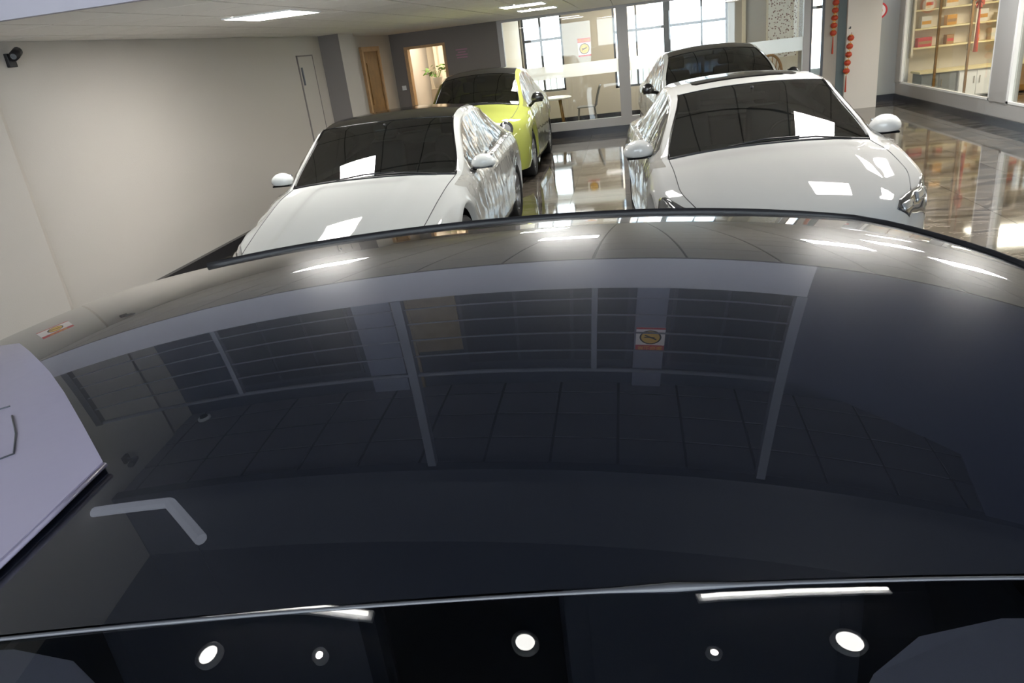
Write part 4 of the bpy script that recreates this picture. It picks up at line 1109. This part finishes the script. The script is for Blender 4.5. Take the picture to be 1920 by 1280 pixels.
bobj('board', -.31, .31, 0, .03, .95, ZR-.02, M['mosaic'], t); bobj('frame', -.35, -.31, -.01, .03, .0, ZR-.02, M['cream'], t); bobj('frame', .31, .35, -.01, .03, 0, ZR-.02, M['cream'], t); bobj('plinth', -.31, .31, -.01, .03, 0, .95, M['cream'], t)
t = thing('rattan_stool', 'round tan rattan chair behind the black car', 'chair', (3.15, 17.9, 0))
bm = B(); lathe(bm, [(.001, .42), (.25, .42), (.28, .38), (.24, .1), (.27, 0), (.001, 0)], 'z', n=24); obj('seat', bm, M['rattan'], t, True)
bm = B(); pts = [(.26*math.cos(a), .1+.05*math.cos(a), .62+.42*math.sin(a)-.0) for a in [PI*k/16 for k in range(17)]]; tube(bm, pts, .03, 8); 
for k in range(1, 16, 2): tube(bm, [pts[k], (pts[k][0]*.6, .1, .42)], .012, 5)
obj('backrest', bm, M['rattan'], t, True)
struct(bobj('trim_20', 2.62, 2.70, YBACK-.05, YBACK, 0, ZR, M['cream']))
# doorway room: curtain, plant on stand
t = thing('curtain', 'cream curtain in the room behind the open doorway', 'curtain', (-3.6, YBACK-.25, 0))
bm = B(); g = []
for i in range(90):
    x = -.95+1.9*i/89; y_ = .05*math.sin(i*.75)+.02*math.sin(i*.31)
    g.append([bm.verts.new((x, y_, .05)), bm.verts.new((x, y_*.8, 2.65))])
for i in range(89): bm.faces.new([g[i][0], g[i+1][0], g[i+1][1], g[i][1]])
obj('drape', bm, M['curtain'], t, True)
bm = B(); tube(bm, [(-1, 0, 2.67), (1, 0, 2.67)], .02, 8); obj('curtain_rod', bm, M['wood'], t)
t = thing('potted_plant', 'leafy green plant on a white stand behind the open doorway', 'plant', (-4.2, 17.0, 0))
bobj('stand', -.15, .15, -.15, .15, 0, 1.20, M['cream'], t, .01)
bm = B(); lathe(bm, [(.001, 1.2), (.08, 1.2), (.12, 1.43), (.105, 1.43), (.09, 1.36), (.001, 1.36)], 'z'); obj('pot', bm, M['pot'], t, True)
rng = random.Random(3)
lf = None
for k in range(46):
    a = rng.uniform(0, 2*PI); el = rng.uniform(-.2, 1.2); r = rng.uniform(.10, .26)
    bm = B(); L = .12; pts2 = [(0, 0), (L*.35, .03), (L*.7, .025), (L, 0), (L*.7, -.025), (L*.35, -.03)]
    if lf is None:
        v = [bm.verts.new((x, y_, -.02*(x/L)**2)) for x, y_ in pts2]; bm.faces.new(v); lo = obj('leaf', bm, M['leaf'], t); lf = lo.data
    else:
        bm.free(); lo = bpy.data.objects.new('leaf', lf); C.objects.link(lo); lo.parent = t
    lo.location = (r*math.cos(a)*math.cos(el), r*math.sin(a)*math.cos(el), 1.52+r*.8*math.sin(el)); lo.rotation_euler = (rng.uniform(-.6, .6), rng.uniform(-.6, .5), a)
bm = B()
for k in range(7):
    a = k*.9; tube(bm, [(0, 0, 1.36), (.1*math.cos(a), .1*math.sin(a), 1.56)], .006, 5)
obj('stems', bm, M['leaf'], t)

# ------------------------------------------------------------------ shelf room at the right
t = thing('shelf_unit', 'cream wall shelving with pale yellow boards behind the right shopfront', 'shelf', (7.1, 16.10, 0))
bobj('back_panel', -1.68, 1.68, .30, .33, .80, 2.33, M['cream'], t)
for z in (.93, 1.27, 1.60, 1.93): bobj('shelf_board', -1.68, 1.68, 0, .30, z, z+.03, M['yellow_shelf'], t)
for x in (-1.68, -.58, .52, 1.64): bobj('upright', x, x+.04, -.01, .30, .80, 2.33, M['cream'], t)
names = [('cabinet_grey', 'grey'), ('white_metal', 'white'), ('wood', 'wooden'), ('frame_dark', 'dark grey'), ('yellow_shelf', 'pale yellow')]
for k, (mt, nm) in enumerate(names):
    x0 = 5.48+.66*k
    c = thing('base_cabinet', '%s low cabinet under the yellow worktop behind the right shopfront' % nm, 'cabinet', (x0+.32, 15.85, 0))
    bobj('carcass', -.31, .31, -.2, .24, .02, .50, M[mt], c)
    for q in (-1, 1):
        d_ = bobj('door', min(.005*q, .30*q), max(.005*q, .30*q), -.22, -.201, .05, .48, M[mt], c); bobj('door_handle', .05*q-.008, .05*q+.008, -.24, -.221, .25, .38, M['chrome'], d_)
tag(bobj('worktop', 5.45, 8.78, 15.60, 16.11, .505, .54, M['yellow_shelf']), 'long pale yellow worktop on the low cabinets behind the right shopfront', 'worktop')
rng = random.Random(11)
cols = ['cream', 'white_print', 'gold', 'red_print', 'rattan', 'pot', 'facade_win']
cn = {'cream': 'cream', 'white_print': 'white', 'gold': 'golden', 'red_print': 'red', 'rattan': 'tan', 'pot': 'ivory', 'facade_win': 'blue grey'}
for z, sn in ((.961, 'lowest'), (1.301, 'second'), (1.631, 'third')):
    for j in range(7):
        x = 5.62+.44*j+rng.uniform(0, .14); h = rng.uniform(.10, .22); w_ = rng.uniform(.1, .26); c = rng.choice(cols); c2 = rng.choice([q for q in cols if q != c])
        o = thing('display_box', '%s %s box with %s band on the %s shelf, %s from the pillar side' % ('tall' if h > .16 else 'low', cn[c], cn[c2], sn, ['first', 'second', 'third', 'fourth', 'fifth', 'sixth', 'seventh'][j]), 'box', (x, 16.24, z), 0, 'boxed goods on the right room shelves')
        bobj('carton', -w_/2, w_/2, -.08, .08, 0, h, M[c], o, .004); bobj('label_band', -w_/2+.01, w_/2-.01, -.083, -.0805, h*.3, h*.6, M[c2], o)
for x, nm in ((5.50, 'nearest the pillar'), (6.03, 'in the middle of the pane')):
    t = thing('display_pole', 'slim tan wooden pole behind the right shopfront, %s' % nm, 'pole', (x, 15.05, 0))
    bobj('shaft', -.018, .018, -.018, .018, .03, ZC1-.02, M['wood'], t); bobj('foot', -.07, .07, -.07, .07, 0, .03, M['wood_frame'], t)
t = thing('red_knot', 'red hanging knot decoration with long tassel behind the right shopfront', 'decoration', (6.0, 14.7, 1.72))
bm = B()
for a in range(6):
    an = a*PI/3; tube(bm, [(0, 0, 0), (0, .16*math.cos(an)+.03, .16*math.sin(an)), (0, .16*math.cos(an+.6), .16*math.sin(an+.6)), (0, 0, 0)], .016, 6)
obj('knot', bm, M['red'], t)
bm = B(); tube(bm, [(0, 0, -.12), (0, 0, -.85)], .03, 8, taper=[.015, .04]); obj('tassel', bm, M['red'], t); bm = B(); tube(bm, [(0, 0, .14), (0, 0, ZC1-1.74)], .004, 5); obj('cord', bm, M['red'], t)
t = thing('green_counter', 'pale green reception counter behind the nearer right shopfront pane', 'counter', (6.4, 10.6, 0))
bobj('front_panel', -.3, .3, -1.3, 1.0, .02, .98, mat('pale green panel', 'b9c2b0', .5), t); bobj('counter_top', -.35, .35, -1.35, 1.05, .98, 1.02, M['white_metal'], t)
t = thing('potted_plant', 'dark green plant on the pale green counter at the right', 'plant', (6.35, 11.0, 1.02))
bm = B(); lathe(bm, [(.001, 0), (.07, 0), (.1, .14), (.085, .14), (.001, .12)], 'z'); obj('pot', bm, M['pot'], t, True)
for k in range(34):
    lo = bpy.data.objects.new('leaf', lf); C.objects.link(lo); lo.parent = t; a = rng.uniform(0, 2*PI); el = rng.uniform(0, 1.3); r = rng.uniform(.06, .2)
    lo.location = (r*math.cos(a)*math.cos(el), r*math.sin(a)*math.cos(el), .17+r*math.sin(el)); lo.rotation_euler = (rng.uniform(-.6, .6), rng.uniform(-.9, .3), a)

# ------------------------------------------------------------------ outside: pale apartment blocks beyond the windows
struct(bobj('ground_outside', -60, 60, 21, 120, -9.2, -9, M['asphalt']))
for i, (x, w_, y, h, mt) in enumerate(((-9.5, 7, 52, 26, 'facade'), (-1.5, 6.5, 60, 32, 'facade_pink'), (6, 7, 55, 29, 'facade'), (14, 7, 62, 34, 'facade_pink'), (-18, 8, 60, 30, 'facade'))):
    t = thing('apartment_block', 'pale apartment block outside the back windows, %s from the left' % ['second', 'third', 'fourth', 'fifth', 'first'][i], 'building', (x, y, -9))
    bobj('wall', -w_/2, w_/2, 0, 6, 0, h, M[mt], t)
    for fl_ in range(int(h/3)):
        for c in range(4):
            xx = -w_/2+w_*(c+.5)/4; bobj('window', xx-.5, xx+.5, -.06, -.001, fl_*3+1, fl_*3+2.5, M['facade_win'], t)
